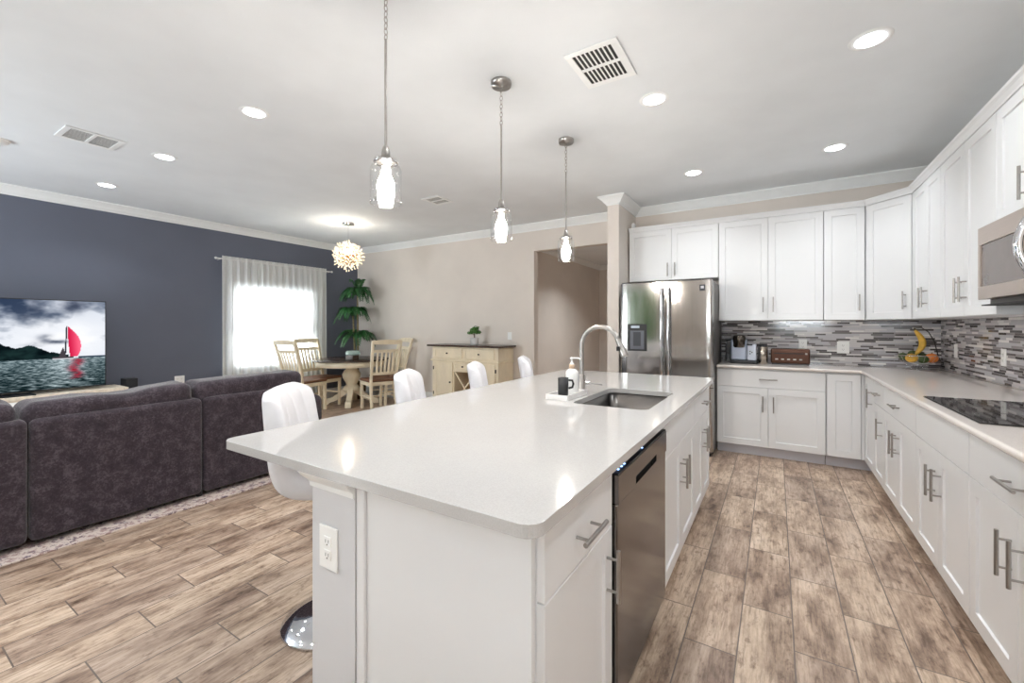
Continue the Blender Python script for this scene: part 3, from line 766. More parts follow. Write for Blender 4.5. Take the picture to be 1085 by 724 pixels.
MB().tube([(RX0 + .1, RY - .0, .62), (RX0 + .1, RY - .05, .62), (XM, RY - .06, .62), (RX1 - .1, RY - .05, .62), (RX1 - .1, RY, .62)], .0125, 12).build('handle', 'chrome', dz_)
dp = MB().box(-1.372, -1.168, RY - .006, RY + .004, 1.045, 1.335)
ds = dp.build('dispenser', 'black', dl_, .004)
MB().box(-1.345, -1.195, RY - .0085, RY - .0065, 1.065, 1.265).build('dispenser_recess', simple('dispenser_grey', (92, 94, 102), .4, .2), ds, .002)
MB().box(-1.31, -1.23, RY - .010, RY - .009, 1.10, 1.25).build('dispenser_paddle', simple('dispenser_dark', (52, 53, 60), .35), ds)
MB().box(-1.335, -1.245, RY - .0085, RY - .0065, 1.292, 1.318).build('dispenser_display', 'lcd', ds)
bd = MB().box(-.650, -.598, RY + .002, RY + .0105, 1.668, 1.728).build('badge', simple('badge_navy', (40, 42, 52), .3), dr_)
MB().box(-.638, -.610, RY + .0008, RY + .0018, 1.690, 1.716).build('badge_emblem', simple('badge_silver', (205, 208, 214), .4), bd)
for x in (RX0 + .06, RX1 - .06): MB().box(x - .045, x + .045, RY + .03, RY + .14, 1.7655, 1.79).build('hinge_cover', 'fridge_side', fg, .006)

# ---------------------------------------------------------------- microwave and cooktop
mw = thing('microwave', 'stainless over-the-range microwave with curved bar handle', 'microwave', (1.1, 2.85, 1.42))
MY0, MY1, MX = 2.472, 3.236, .915
MB().box(MX + .045, XR - .004, MY0, MY1, 1.425, 1.843).build('case', 'fridge_side', mw, .004)
mdv = MB().box(MX, MX + .044, 2.51, MY1, 1.452, 1.518).box(MX, MX + .044, 2.51, MY1, 1.735, 1.828).box(MX, MX + .044, MY1 - .028, MY1, 1.518, 1.735).box(MX, MX + .044, 2.51, 2.57, 1.518, 1.735).build('door', 'steel_mw', mw, .002)
MB().box(MX + .006, MX + .04, 2.57, MY1 - .028, 1.518, 1.735).build('door_window', 'mwglass', mdv)
pts = [(MX + .002, 2.535, 1.50)]
for i in range(13):
    t_ = i / 12; pts.append((MX - .022 - .062 * math.sin(PI * t_), 2.535, 1.475 + .33 * t_))
pts.append((MX + .002, 2.535, 1.79))
MB().tube(pts, .016, 12).build('handle', 'chrome', mdv)
MB().box(MX, MX + .044, MY0, 2.507, 1.452, 1.828).build('control_panel', 'blackglass', mw, .002)
MB().box(MX + .012, MX + .3, MY0 + .004, MY1 - .004, 1.418, 1.4245).build('grille_plate', 'dark', mw)
ckt = thing('cooktop', 'black glass electric cooktop set in the right worktop', 'cooktop', (.95, 2.85, CT))
MB().box(.70, 1.215, 2.46, 3.245, CT + .0006, CT + .0035).build('rim', 'steel', ckt, .001)
gl = MB().box(.706, 1.209, 2.466, 3.239, CT + .0036, CT + .0075).build('glass_top', 'blackglass', ckt, .001)
for bx, by, br in ((.85, 2.66, .105), (.85, 3.05, .085), (1.08, 2.66, .085), (1.08, 3.05, .105)):
    MB().tube([(bx + br * math.cos(a * PI / 20), by + br * math.sin(a * PI / 20), CT + .0076) for a in range(40)], .0009, 4, True).build('burner_ring', simple('burner_line', (78, 78, 80), .3), ckt)

# ---------------------------------------------------------------- counter-top things
cm = thing('coffee_maker', 'silver single-serve coffee maker with dark round brew head', 'coffee maker', (-.33, 5.25, CT))
z = CT + .0008
MB().rbox(-.425, -.16, 5.15, 5.36, z, z + .03, .012, 3).build('base', 'black', cm)
MB().rbox(-.415, -.265, 5.17, 5.36, z + .0305, z + .255, .02, 3).build('body', 'silver', cm)
MB().rbox(-.47, -.4155, 5.2, 5.345, z + .004, z + .245, .015, 3).build('water_tank', 'water_tank', cm)
MB().rbox(-.475, -.41, 5.195, 5.35, z + .2455, z + .266, .008, 2).build('tank_lid', 'black', cm)
bh = MB().lathe([(.052, .17), (.062, .185), (.064, .26), (.058, .29), (.045, .302), (.001, .306)], (-.335, 5.195, z), 24).build('brew_head', simple('dark_chrome', (92, 86, 80), .15, 1.0), cm)
MB().rbox(-.262, -.175, 5.18, 5.36, z + .0305, z + .205, .012, 3).build('side_panel', simple('pale_silver', (196, 202, 214), .35, .2), cm)
MB().lathe([(.024, 0), (.027, .003), (.027, .012), (.001, .013)], (-.235, 5.155, z + .195), 16).build('milk_lid', 'black', cm)
for i, (xx, zz) in enumerate(((-.232, .13), (-.215, .12), (-.232, .105))):
    MB().cyl((xx, 5.1795, z + zz), (xx, 5.177, z + zz), .007, n=10).build('button', 'black', cm)
tb = thing('tumbler', 'small steel and black tumbler between coffee maker and toaster', 'tumbler', (-.125, 5.24, CT))
MB().lathe([(.04, 0), (.043, .004), (.045, .175), (.042, .18)], (-.115, 5.24, z), 24).build('cup_body', steel('tumbler_steel', (170, 160, 148), .25), tb)
MB().lathe([(.0425, .1805), (.044, .184), (.04, .2), (.001, .203)], (-.115, 5.24, z), 24).build('lid', 'black', tb)
to = thing('toaster', 'long dark brown toaster with a row of buttons beside the coffee maker', 'toaster', (.12, 5.27, CT))
bdy = MB().rbox(-.045, .295, 5.215, 5.36, z + .012, z + .165, .016, 4).build('body', 'toaster', to)
MB().box(-.035, .285, 5.225, 5.35, z, z + .0118).build('base', 'black', to)
MB().box(-.02, .245, 5.212, 5.2148, z + .112, z + .122).build('slot', 'dark', to)
MB().box(.25, .272, 5.206, 5.2148, z + .108, z + .124).build('lever', 'chrome', to, .002)
for i in range(5): MB().box(-.005 + i * .052, .02 + i * .052, 5.2105, 5.2148, z + .05, z + .063).build('button', 'nickel', to, .001)
MB().box(0.0, .25, 5.255, 5.275, z + .1652, z + .1662).box(0.0, .25, 5.30, 5.32, z + .1652, z + .1662).build('bread_slot', 'dark', to)
# fruit basket with banana hook
bx, by = 1.09, 5.22
fb = thing('fruit_basket', 'chrome wire fruit basket with banana hook in the kitchen corner', 'basket', (bx, by, CT))
ring = lambda r, zz, n=40: [(bx + r * math.cos(2 * PI * i / n), by + r * math.sin(2 * PI * i / n), zz) for i in range(n)]
MB().tube(ring(.15, CT + .135), .0035, 8, True).build('rim', 'chrome', fb)
MB().tube(ring(.075, CT + .052), .003, 8, True).build('lower_ring', 'chrome', fb)
MB().tube(ring(.085, CT + .004), .003, 8, True).build('foot_ring', 'chrome', fb)
wr = MB()
for i in range(22):
    a = 2 * PI * i / 22; c_, s_ = math.cos(a), math.sin(a)
    wr.tube([(bx + .15 * c_, by + .15 * s_, CT + .135), (bx + .125 * c_, by + .125 * s_, CT + .085), (bx + .075 * c_, by + .075 * s_, CT + .052)], .0016, 5)
    wr.tube([(bx + .075 * c_, by + .075 * s_, CT + .052), (bx + .062 * c_, by + .062 * s_, CT + .03), (bx + .085 * c_, by + .085 * s_, CT + .004)], .0016, 5)
for k in (-1, 0, 1): wr.tube([(bx + k * .035, by - .066, CT + .052), (bx + k * .035, by + .066, CT + .052)], .0016, 5)
wr.build('wires', 'chrome', fb)
MB().tube([(bx + .145, by + .03, CT + .135), (bx + .12, by + .028, CT + .26), (bx + .08, by + .02, CT + .345), (bx + .03, by + .01, CT + .385), (bx - .01, by, CT + .38), (bx - .022, by - .002, CT + .365)], .004, 8).build('banana_hook', 'bronze', fb)
pts = []; rr = []
for i in range(13):
    t_ = i / 12; pts.append((bx - .018 + .085 * math.sin(PI * t_ * .8) - .06 * t_, by - .012 - .01 * t_, CT + .360 - .225 * t_)); rr.append(max(.005, .026 * math.sin(PI * (.06 + .9 * t_)) ** .6))
bn = thing('banana', 'ripe banana hanging upright from the basket hook', 'banana', (bx, by, CT + .14))
MB().tube(pts, rr, 10).build('skin', 'banana', bn)
MB().tube([(bx - .018, by - .012, CT + .361), (bx - .021, by - .010, CT + .375), (bx - .022, by - .009, CT + .384)], .006, 8).build('stem', 'stem', bn)
for nm, lab, ct_, mt, px, py, pz, r in (
    ('orange', 'orange at the right side of the wire fruit basket', 'fruit', 'orange', .085, -.05, .115, .043),
    ('yellow_fruit', 'yellow fruit at the front left of the wire fruit basket', 'fruit', 'yellowfruit', -.055, -.085, .112, .042),
    ('green_fruit', 'dark green fruit at the front centre of the wire fruit basket', 'fruit', 'greenfruit', .02, -.085, .105, .038),
    ('green_fruit', 'green fruit on top behind the yellow one in the fruit basket', 'fruit', 'greenfruit', -.03, .0, .145, .034),
    ('green_fruit', 'dark green fruit at the left edge of the fruit basket', 'fruit', 'greenfruit', -.098, -.005, .122, .034),
    ('green_fruit', 'green fruit at the back centre of the fruit basket', 'fruit', 'greenfruit', .04, .03, .118, .04)):
    t = thing(nm, lab, ct_, (bx + px, by + py, CT + pz - r))
    MB().sphere((bx + px, by + py, CT + pz), r, 16, 10, (1.08, 1.0, .95)).build('skin', mt, t)
    MB().cyl((bx + px, by + py, CT + pz + r * .93), (bx + px + .003, by + py, CT + pz + r * .93 + .009), .003, n=6).build('stem', 'stem', t)

# ---------------------------------------------------------------- bar stools
def make_stool(label):
    t = thing('bar_stool', label, 'bar stool', (0, 0, 0), 'white bar stools along the island')
    # outline in (forward, z): outer (back) and inner (front) curves, swept over the width with channel tufting
    outer = [(.205, .655), (.19, .628), (.10, .612), (0, .605), (-.09, .612), (-.150, .645), (-.182, .71), (-.205, .80), (-.228, .90), (-.245, .985), (-.243, 1.005)]
    inner = [(.215, .668), (.205, .695), (.10, .705), (0, .708), (-.05, .715), (-.085, .745), (-.105, .80), (-.132, .88), (-.16, .965), (-.185, 1.005), (-.215, 1.02)]
    def smooth(pl, n):
        out = []
        for i in range(n + 1):
            s_ = i / n * (len(pl) - 1); j = min(int(s_), len(pl) - 2); f = s_ - j
            g = lambda q: pl[max(0, min(len(pl) - 1, q))]
            p0, p1, p2, p3 = g(j - 1), g(j), g(j + 1), g(j + 2)
            out.append(tuple(.5 * (2 * p1[k] + (p2[k] - p0[k]) * f + (2 * p0[k] - 5 * p1[k] + 4 * p2[k] - p3[k]) * f * f + (3 * p1[k] - p0[k] - 3 * p2[k] + p3[k]) * f ** 3) for k in (0, 1)))
        return out
    N = 40; so, si = smooth(outer, N), smooth(inner, N); Wd = .215; K = 48
    mb = MB(); vs = []
    for k in range(K + 1):
        tt = -1 + 2 * k / K; y = tt * Wd
        edge = math.sqrt(max(0, 1 - max(0, (abs(tt) - .84) / .16) ** 2))
        groove = abs(math.sin((tt * .5 + .5) * PI * 4)) ** .35
        for lst, side in ((so, 0), (si, 1)):
            for j in range(N + 1):
                mx = ((so[j][0] + si[j][0]) / 2, (so[j][1] + si[j][1]) / 2); p = lst[j]
                sc = .30 + .70 * edge
                if side and abs(tt) < .9: sc *= .80 + .20 * groove
                x = mx[0] + (p[0] - mx[0]) * sc; z = mx[1] + (p[1] - mx[1]) * sc
                zfac = max(0, min(1, (z - .72) / .28)); curl = .05 * (abs(tt) ** 2.4) * zfac
                zz = z - .022 * max(0, abs(tt) - .55) ** 1.4 * 4 * zfac
                vs.append((x + curl, y, zz + .03 * max(0, min(1, (zz - .66) / .3))))
    n2 = 2 * (N + 1); fs = []
    for k in range(K):
        a, b = k * n2, (k + 1) * n2
        for j in range(N):
            fs.append((a + j, a + j + 1, b + j + 1, b + j)); fs.append((a + N + 1 + j, b + N + 1 + j, b + N + 2 + j, a + N + 2 + j))
        fs.append((a, b, b + N + 1, a + N + 1)); fs.append((a + N, a + 2 * N + 1, b + 2 * N + 1, b + N))
    for base in (0, K * n2):
        for j in range(N):
            q = (base + j, base + N + 1 + j, base + N + 2 + j, base + j + 1); fs.append(q if base == 0 else q[::-1])
    mb.add(vs, fs, True); mb.build('seat_shell', 'leather', t)
    MB().lathe([(.06, .585), (.065, .6), (.06, .6045)], (0, 0, 0), 20).build('seat_mount', 'chrome', t)
    MB().lathe([(.026, .34), (.0265, .345), (.0265, .584)], (0, 0, 0), 20).lathe([(.034, .05), (.034, .345), (.028, .35)], (0, 0, 0), 20).build('gas_column', 'chrome', t)
    MB().lathe([(.195, .0005), (.2, .004), (.198, .012), (.15, .022), (.06, .038), (.04, .06), (.035, .07)], (0, 0, 0), 48).build('base', 'chrome', t)
    fr_ = MB().tube([(.03, -.0, .30), (.08, -.10, .30), (.14, -.115, .30), (.185, -.06, .30), (.185, .06, .30), (.14, .115, .30), (.08, .10, .30), (.03, 0, .30)], .009, 8); fr_.build('footrest', 'chrome', t)
    MB().cyl((0, .05, .592), (.02, .2, .585), .005, n=8).build('lever', 'chrome', t)
    return t
slab = ['nearest white bar stool, at the near left corner of the island', 'second nearest white bar stool along the island, in front of the dining chairs',
        'third white bar stool along the island, in front of the sideboard', 'farthest white bar stool along the island, in front of the foyer opening']
st0 = make_stool(slab[0])
for i, (x, y, r) in enumerate(((-1.70, 1.20, 40), (-1.70, 1.92, 33), (-1.70, 2.60, 31), (-1.70, 3.31, 28))):
    o = st0 if i == 0 else copy_tree(st0)
    o.location = (x, y, 0); o.rotation_euler.z = math.radians(r); o['label'] = slab[i]

# ---------------------------------------------------------------- pendants and ceiling fittings
def make_pendant():
    t = thing('pendant_light', '', 'pendant light', (0, 0, 0), 'glass jar pendants over the island')
    MB().lathe([(.062, ZC - .001), (.063, ZC - .006), (.06, ZC - .028), (.012, ZC - .03), (.006, ZC - .04), (.001, ZC - .041)][::-1], (0, 0, 0), 28).build('canopy', 'nickel', t)
    ch = MB(); zt, zb, nl = ZC - .038, 2.545, 9; L = (zt - zb) / nl
    for i in range(nl):
        zc = zt - (i + .5) * L; a = (i % 2) * PI / 2; q = []
        for k in range(14):
            th = 2 * PI * k / 14; w_ = .0085 * math.cos(th); q.append((w_ * math.cos(a), w_ * math.sin(a), zc + (L * .62) * math.sin(th)))
        ch.tube(q, .0019, 6, True)
    ch.build('chain', 'nickel', t)
    MB().cyl((0, 0, 2.085), (0, 0, 2.55), .0058, n=12).build('rod', 'nickel', t)
    MB().lathe([(.04, 2.015), (.04, 2.03), (.02, 2.036), (.017, 2.07), (.012, 2.085), (.007, 2.09)], (0, 0, 0), 20).build('socket_cap', 'nickel', t)
    j = MB().lathe([(.064, 1.838), (.066, 1.845), (.066, 1.985), (.06, 2.0), (.046, 2.008), (.046, 2.03), (.049, 2.032)], (0, 0, 0), 32)
    j.f.pop(); j.smooth.pop(); j.f.pop(); j.smooth.pop()
    jar = j.build('jar_shade', 'glass', t)
    MB().tube([(.066 * math.cos(k * PI / 16), .066 * math.sin(k * PI / 16), 1.84) for k in range(32)], .0022, 6, True).build('jar_lip', 'glass', jar)
    MB().tube([(.048 * math.cos(k * PI / 16), .048 * math.sin(k * PI / 16), 2.018) for k in range(32)], .0045, 6, True).build('collar_ring', 'chrome', t)
    MB().lathe([(.001, 1.862), (.014, 1.865), (.026, 1.874), (.034, 1.89), (.037, 1.91), (.034, 1.932), (.026, 1.952), (.018, 1.97), (.014, 1.985), (.013, 2.0)], (0, 0, 0), 20).build('bulb', 'bulb', t)
    return t
pn = make_pendant()
for i, (y, lb) in enumerate(((1.28, 'nearest glass jar pendant, its canopy cut off by the picture top'), (2.19, 'middle glass jar pendant over the island'), (3.14, 'farthest glass jar pendant, in front of the foyer opening'))):
    o = pn if i == 0 else copy_tree(pn)
    o.location = (-1.432, y, 0); o['label'] = lb

def make_can():
    t = thing('recessed_light', '', 'ceiling light', (0, 0, ZC), 'recessed ceiling lights')
    MB().lathe([(.066, ZC - .0012), (.066, ZC - .006), (.09, ZC - .004), (.094, ZC - .0012)], (0, 0, 0), 36).build('trim_ring', 'trim', t)
    MB().lathe([(.001, ZC - .0075), (.062, ZC - .0072), (.065, ZC - .0065)], (0, 0, 0), 36).build('lens', 'lens', t)
    l = bpy.data.lights.new('recessed_lamp', 'AREA'); l.shape = 'DISK'; l.size = .12; l.energy = CAN_W; l.color = (.95, .98, 1.0); l.spread = math.radians(125)
    lo = bpy.data.objects.new('lamp', l); col.objects.link(lo); lo.parent = t; lo.location = (0, 0, -.009)
    return t
cans = [(-3.105, 1.59, 'recessed ceiling light left of the nearest pendant, first of the living room row'), (-4.59, 1.59, 'recessed ceiling light in the middle of the living room row, right of the left vent'),
        (-6.03, 1.585, 'recessed ceiling light nearest the slate blue wall'), (.42, 2.875, 'recessed ceiling light nearest the camera, at upper right'),
        (-.683, 2.885, 'recessed ceiling light beside the large square vent'), (.42, 4.46, 'recessed ceiling light above the right end of the back cabinets'),
        (-.683, 4.465, 'recessed ceiling light above the tall double wall cabinet and fridge'), ]
extra = [(.42, 1.3), (-.683, 1.3), (-2.2, .05), (-3.5, .12), (-3.1, -.8), (-4.6, -.6), (-6.0, -.6), (-2.4, 7.6)]  # unseen cans added to brighten the room, the left floor and the foyer
c0 = make_can()
for i, q in enumerate(cans + [(x, y, 'recessed ceiling light outside the picture, added to brighten the room') for x, y in extra]):
    o = c0 if i == 0 else copy_tree(c0)
    o.location = (q[0], q[1], ZC); o['label'] = q[2]
    if q[2].startswith('recessed ceiling light outside'): o['group'] = 'added recessed lights outside the picture'
    if q[1] > 6:
        for lo in kids(o):
            if lo.type == 'LIGHT': lo.data = lo.data.copy(); lo.data.energy = CAN_W * 4.5

def vent(label, x0, x1, y0, y1, nx, banks, mat='trim', along_y=True):
    t = thing('ceiling_vent', label, 'ceiling vent', ((x0 + x1) / 2, (y0 + y1) / 2, ZC))
    MB().box(x0 + .02, x1 - .02, y0 + .02, y1 - .02, ZC - .002, ZC - .001).build('duct', 'dark', t)
    b = .036; f = MB(); z0, z1 = ZC - .009, ZC - .0022
    f.box(x0, x1, y0, y0 + b, z0, z1).box(x0, x1, y1 - b, y1, z0, z1).box(x0, x0 + b, y0 + b, y1 - b, z0, z1).box(x1 - b, x1, y0 + b, y1 - b, z0, z1)
    for k in range(1, banks):
        yy = y0 + b + (y1 - y0 - 2 * b) * k / banks; f.box(x0 + b, x1 - b, yy - .011, yy + .011, z0, z1)
    f.build('frame', mat, t, .002)
    s_ = MB(); wi = x1 - x0 - 2 * b; p = wi / nx
    for k in range(nx):
        xa = x0 + b + p * k; s_.box(xa + p * .66, xa + p, y0 + b, y1 - b, z1 - .0025, z1)
    s_.build('louvers', mat, t)
vent('large white ceiling vent above the island, nearest the camera', -1.0, -.70, 2.155, 2.535, 9, 2)
vent('white ceiling vent with dark slots over the sofa at upper left', -4.79, -4.485, .95, 1.30, 9, 2)
vent('small plain white ceiling vent between the chandelier and the middle pendant', -3.545, -3.285, 3.70, 3.99, 7, 2)
sd = thing('smoke_detector', 'round white smoke detector at the left picture edge of the ceiling', 'smoke detector', (-5.30, .74, ZC))
MB().lathe([(.001, ZC - .034), (.045, ZC - .034), (.058, ZC - .026), (.062, ZC - .012)], (-5.30, .74, 0), 28).build('cover', 'white_plastic', sd)
MB().lathe([(.066, ZC - .0118), (.07, ZC - .009), (.07, ZC - .001)], (-5.30, .74, 0), 28).build('mounting_plate', 'white_plastic', sd)

# chandelier
cx_, cy_, cz_ = -5.257, 4.0, 2.333
cl = thing('chandelier', 'spherical crystal starburst chandelier over the dining area', 'chandelier', (cx_, cy_, cz_))
MB().lathe([(.001, ZC - .034), (.08, ZC - .032), (.085, ZC - .026), (.085, ZC - .001)], (cx_, cy_, 0), 28).build('canopy', 'chrome', cl)
MB().cyl((cx_, cy_, cz_ + .03), (cx_, cy_, ZC - .033), .0028, n=8).build('cord', 'chrome', cl)
MB().sphere((cx_, cy_, cz_), .035, 14, 10).build('hub', 'gold', cl)
sp_b = MB(); sp_c = None
stem_mb = MB().cyl((0, 0, .03), (0, 0, .17), .0016, .0012, 6)
bead = MB()
for (a, tl, r) in ((0, 0, 1), (.0, .52, .72), (2.1, .46, .86), (4.2, .56, .56)):
    dv = Vector((math.sin(tl) * math.cos(a), math.sin(tl) * math.sin(a), math.cos(tl))); b0 = Vector((0, 0, .09))
    tip = b0 + dv * (.11 * r); 
    if tl: stem_mb.cyl(b0, tip, .0013, .001, 5)
    bead.sphere(tip, .0095, 7, 5, (.85, .85, 1.5))
first = None
NS = 94
for i in range(NS):
    zz = 1 - 2 * (i + .5) / NS; ph = i * 2.399963; rr_ = math.sqrt(1 - zz * zz)
    d_ = Vector((rr_ * math.cos(ph), rr_ * math.sin(ph), zz)); q = d_.to_track_quat('Z', 'Y')
    if first is None:
        ns = len(stem_mb.f); stem_mb.add(bead.v, bead.f, True)
        s_o = stem_mb.build('crystal_spray', 'gold'); s_o.parent = cl; first = s_o
        s_o.data.materials.append(M['crystal'])
        for p_ in s_o.data.polygons:
            if p_.index >= ns: p_.material_index = 1
    else:
        s_o = first.copy(); col.objects.link(s_o); s_o.parent = cl
    s_o.rotation_mode = 'QUATERNION'; s_o.rotation_quaternion = q; k = .92 + .2 * random.random(); s_o.scale = (k, k, k)
pl = bpy.data.lights.new('chandelier_lamp', 'POINT'); pl.energy = 17; pl.color = (1, .9, .76); pl.shadow_soft_size = .05
po = bpy.data.objects.new('chandelier_lamp', pl); col.objects.link(po); po.location = (cx_, cy_, cz_ + .06)

# ---------------------------------------------------------------- sofa
rg = MB().box(-6.15, -3.575, -.9, 2.42, .0006, .010)
tag(rg.build('rug', 'rug', None, .003), 'faded patterned rug showing along the foot of the sofa', 'rug')
so_ = thing('sofa', 'dark purple-grey chenille sectional sofa seen from behind', 'sofa', (-4.2, 1.2, .011))
def fluff(amp, sc=7.0):
    def fn(p, n_):
        return p + n_ * (mnoise.noise(p * sc) * amp + mnoise.noise(p * sc * 3.1) * amp * .35)
    return fn
Z0 = .0115
segs = [(-1.15, -.262), (-.258, .632), (.640, 1.524), (1.532, 2.395)]
for y0, y1 in segs:
    MB().rbox(-3.94, -3.70, y0, y1, Z0 + .03, .765, .035, 8, fluff(.004)).build('back_panel', 'sofa', so_)
    MB().rbox(-4.62, -3.945, y0, y1, Z0 + .05, .33, .03, 6, fluff(.003)).build('seat_base', 'sofa', so_)
    MB().rbox(-4.66, -4.12, y0 + .006, y1 - .006, .332, .48, .05, 8, fluff(.008)).build('seat_cushion', 'sofa', so_)
cush = [(-1.14, -.29, .87, .0), (-.27, .598, .87, .0), (.612, 1.475, .872, .05), (1.492, 2.36, .892, .02)]
for y0, y1, top_, tilt in cush:
    def lump(p, n_, y0=y0, y1=y1, tilt=tilt):
        t_ = (p.y - y0) / (y1 - y0); k_ = max(0, min(1, (p.z - .6) / .25))
        q = p + n_ * (mnoise.noise(p * 5) * .010 + mnoise.noise(p * 13) * .004)
        q.z += k_ * ((t_ - .5) * tilt * .8 - (.022 * math.exp(-((t_ - .57) / .14) ** 2) if tilt > .03 else 0)); return q
    MB().rbox(-4.02, -3.735, y0, y1, .485, top_, .06, 8, lump).build('back_cushion', 'sofa', so_)
MB().rbox(-4.66, -3.72, 2.40, 2.565, Z0 + .03, .655, .07, 8, fluff(.004)).build('armrest', 'sofa', so_)
ft = MB()
for x in (-4.58, -3.76):
    for y in (-1.1, .18, 1.52, 2.48): MB().cyl((x, y, Z0 - .0005), (x, y, Z0 + .052), .022, .026, 12).build('foot', 'black', so_)

# ---------------------------------------------------------------- television wall
tc_ = thing('tv_console', 'low pale oak television console against the slate blue wall', 'console', (-6.67, .95, 0))
CY0, CY1 = -.05, 1.89
MB().box(-6.90, -6.45, CY0, CY1, .565, .60).build('top', 'oak', tc_, .003)
MB().box(-6.89, -6.47, CY0 + .02, CY1 - .02, .12, .564).build('body', 'oak', tc_, .003)
for i in range(3):
    ya = CY0 + .03 + i * .627; dq = MB().box(-6.4695, -6.452, ya, ya + .61, .14, .55).build('door', 'white_plastic', tc_, .002)
    MB().box(-6.4515, -6.435, ya + .56, ya + .575, .3, .42).build('handle', 'nickel', dq)
for x in (-6.85, -6.5):
    for y in (CY0 + .08, CY1 - .08): MB().cyl((x, y, .0005), (x, y, .1195), .018, .025, 12).build('leg', 'oak', tc_)
tv = thing('television', 'large flat television showing a sailing boat with red sail', 'television', (-6.6, .89, .6))
TY0, TY1, TZ0, TZ1, TX = .03, 1.732, .628, 1.60, -6.60
MB().box(TX - .045, TX - .002, TY0, TY1, TZ0, TZ1).build('housing', 'black', tv, .004)
MB().box(TX - .03, TX - .015, .83, .95, .612, TZ0 - .0005).box(TX - .10, TX + .12, .62, 1.16, .6008, .612).build('stand', 'black', tv, .002)
NX, NZ = 300, 170
b_ = .010
def cloud(x, z, s): return mnoise.fractal(Vector((x * s, z * s * 1.7, 3.3)), .9, 2.0, 5)
def lerp3(a, b, t): t = max(0, min(1, t)); return [a[i] + (b[i] - a[i]) * t for i in range(3)]
def picture(y, z):
    v = (z - TZ0) / (TZ1 - TZ0); hz = .345
    if v > hz:
        glow = math.exp(-(((y - 1.42) / .42) ** 2 + ((v - .55) / .22) ** 2))
        n_ = cloud(y, z, 2.6); n3 = cloud(y + 5, z, 6)
        dark = max(0, min(1, (v - .68) * 1.7 + n_ * 1.2 - glow * .6 + .16))
        c = lerp3([.86, .88, .92], [.20, .25, .34], dark)
        c = lerp3(c, [1.0, 1.0, 1.0], glow * (.75 - .3 * n3))
        for (py, pv, ry, rv) in ((1.25, .57, .05, .035), (1.3, .53, .11, .02), (1.11, .80, .03, .03), (1.18, .93, .06, .06), (1.46, .93, .11, .07), (1.15, .5, .06, .02)):
            k_ = math.exp(-(((y - py) / ry) ** 2 + ((v - pv) / rv) ** 2)); c = lerp3(c, [.28, .31, .38], k_ * (.75 + .8 * n3))
        mt = max(.185 - .55 * abs(y - .92), .155 - (.36 if y < 1.13 else .58) * abs(y - 1.13), .075 - .24 * abs(y - 1.25) , .09 if y < 1.05 else 0) + hz
        if y < 1.42 and v < mt + .012 * cloud(y, 0, 14) and mt > hz + .004: c = lerp3([.13, .20, .20], [.055, .085, .10], .5 + n3)
        if y > 1.5 and v < hz + .018: c = [.22, .27, .33]
    else:
        d = (hz - v) / hz
        r_ = mnoise.fractal(Vector((y * (26 - 12 * d), v * (120 - 70 * d), 1.2)), .8, 2.0, 4)
        path = math.exp(-((y - 1.40) / (.10 + .25 * d)) ** 2)
        c = lerp3([.20, .27, .29], [.07, .12, .13], d); c = lerp3(c, [.78, .84, .86], (.36 * (1 - d) + .42 * path * (1 - .4 * d) + r_ * .62))
        k_ = math.exp(-((y - 1.478 - .02 * math.sin(d * 14)) / (.045 - .01 * d)) ** 2) * (1 if .03 < d < .68 else 0) * (.65 + r_ * .8)
        c = lerp3(c, [.62, .13, .20], k_)
    # boat: mast, sail and hull
    t_ = (v - .36) / .345
    if 0 <= t_ <= 1:
        ym = 1.408 - .012 * (1 - t_); sd_ = 1 - t_
        def pw(q):
            ks = ((0, .004), (.1, .03), (.2, .058), (.35, .088), (.5, .104), (.65, .11), (.8, .106), (1, .082))
            for (a_, b_), (c_, d_) in zip(ks, ks[1:]):
                if q <= c_: return b_ + (d_ - b_) * (q - a_) / (c_ - a_)
            return ks[-1][1]
        yl = 1.408 + .006 + .02 * sd_ ** 1.6
        if yl < y < 1.412 + pw(sd_): c = lerp3([.80, .12, .27], [.99, .40, .52], (y - yl) / .085)
        if abs(y - ym) < .005: c = [.16, .17, .2]
        if t_ < .3 and abs(y - ym + .02) < .03 * (1 - t_ * 3): c = [.28, .26, .28]
    if .335 < v < .362 and 1.30 < y < 1.46: c = [.30, .28, .30] if v > .345 else [.85, .86, .88]
    return c
vs = []; cs = []
for j in range(NZ + 1):
    for i in range(NX + 1):
        y = TY0 + b_ + (TY1 - TY0 - 2 * b_) * i / NX; z = TZ0 + b_ + .004 + (TZ1 - TZ0 - 2 * b_ - .004) * j / NZ
        vs.append((TX + .0005, y, z)); cs.append(picture(y, z))
mb = MB().add(vs, [(j * (NX + 1) + i, j * (NX + 1) + i + 1, (j + 1) * (NX + 1) + i + 1, (j + 1) * (NX + 1) + i) for j in range(NZ) for i in range(NX)])
t = NT('television_picture'); at = t.add('ShaderNodeVertexColor'); at.layer_name = 'picture'
em = t.add('ShaderNodeEmission'); gm = t.add('ShaderNodeGamma'); gm.inputs[1].default_value = 2.2
t.link(at.outputs[0], gm.inputs[0]); t.link(gm.outputs[0], em.inputs[0]); em.inputs[1].default_value = 0.95; t.link(em.outputs[0], t.out.inputs['Surface'])
scr = mb.build('screen', t.m, tv)
ca = scr.data.color_attributes.new('picture', 'FLOAT_COLOR', 'POINT')
ca.data.foreach_set('color', [x for c in cs for x in (max(0, min(1, c[0])), max(0, min(1, c[1])), max(0, min(1, c[2])), 1.0)])
spk = thing('speaker', 'slim black floor speaker right of the television console', 'speaker', (-6.75, 1.985, 0))
MB().box(-6.84, -6.66, 1.925, 2.04, .02, .675).build('cabinet_body', 'black', spk, .006)
MB().box(-6.6595, -6.652, 1.932, 2.033, .05, .665).build('grille', simple('speaker_cloth', (36, 36, 40), .9), spk, .003)
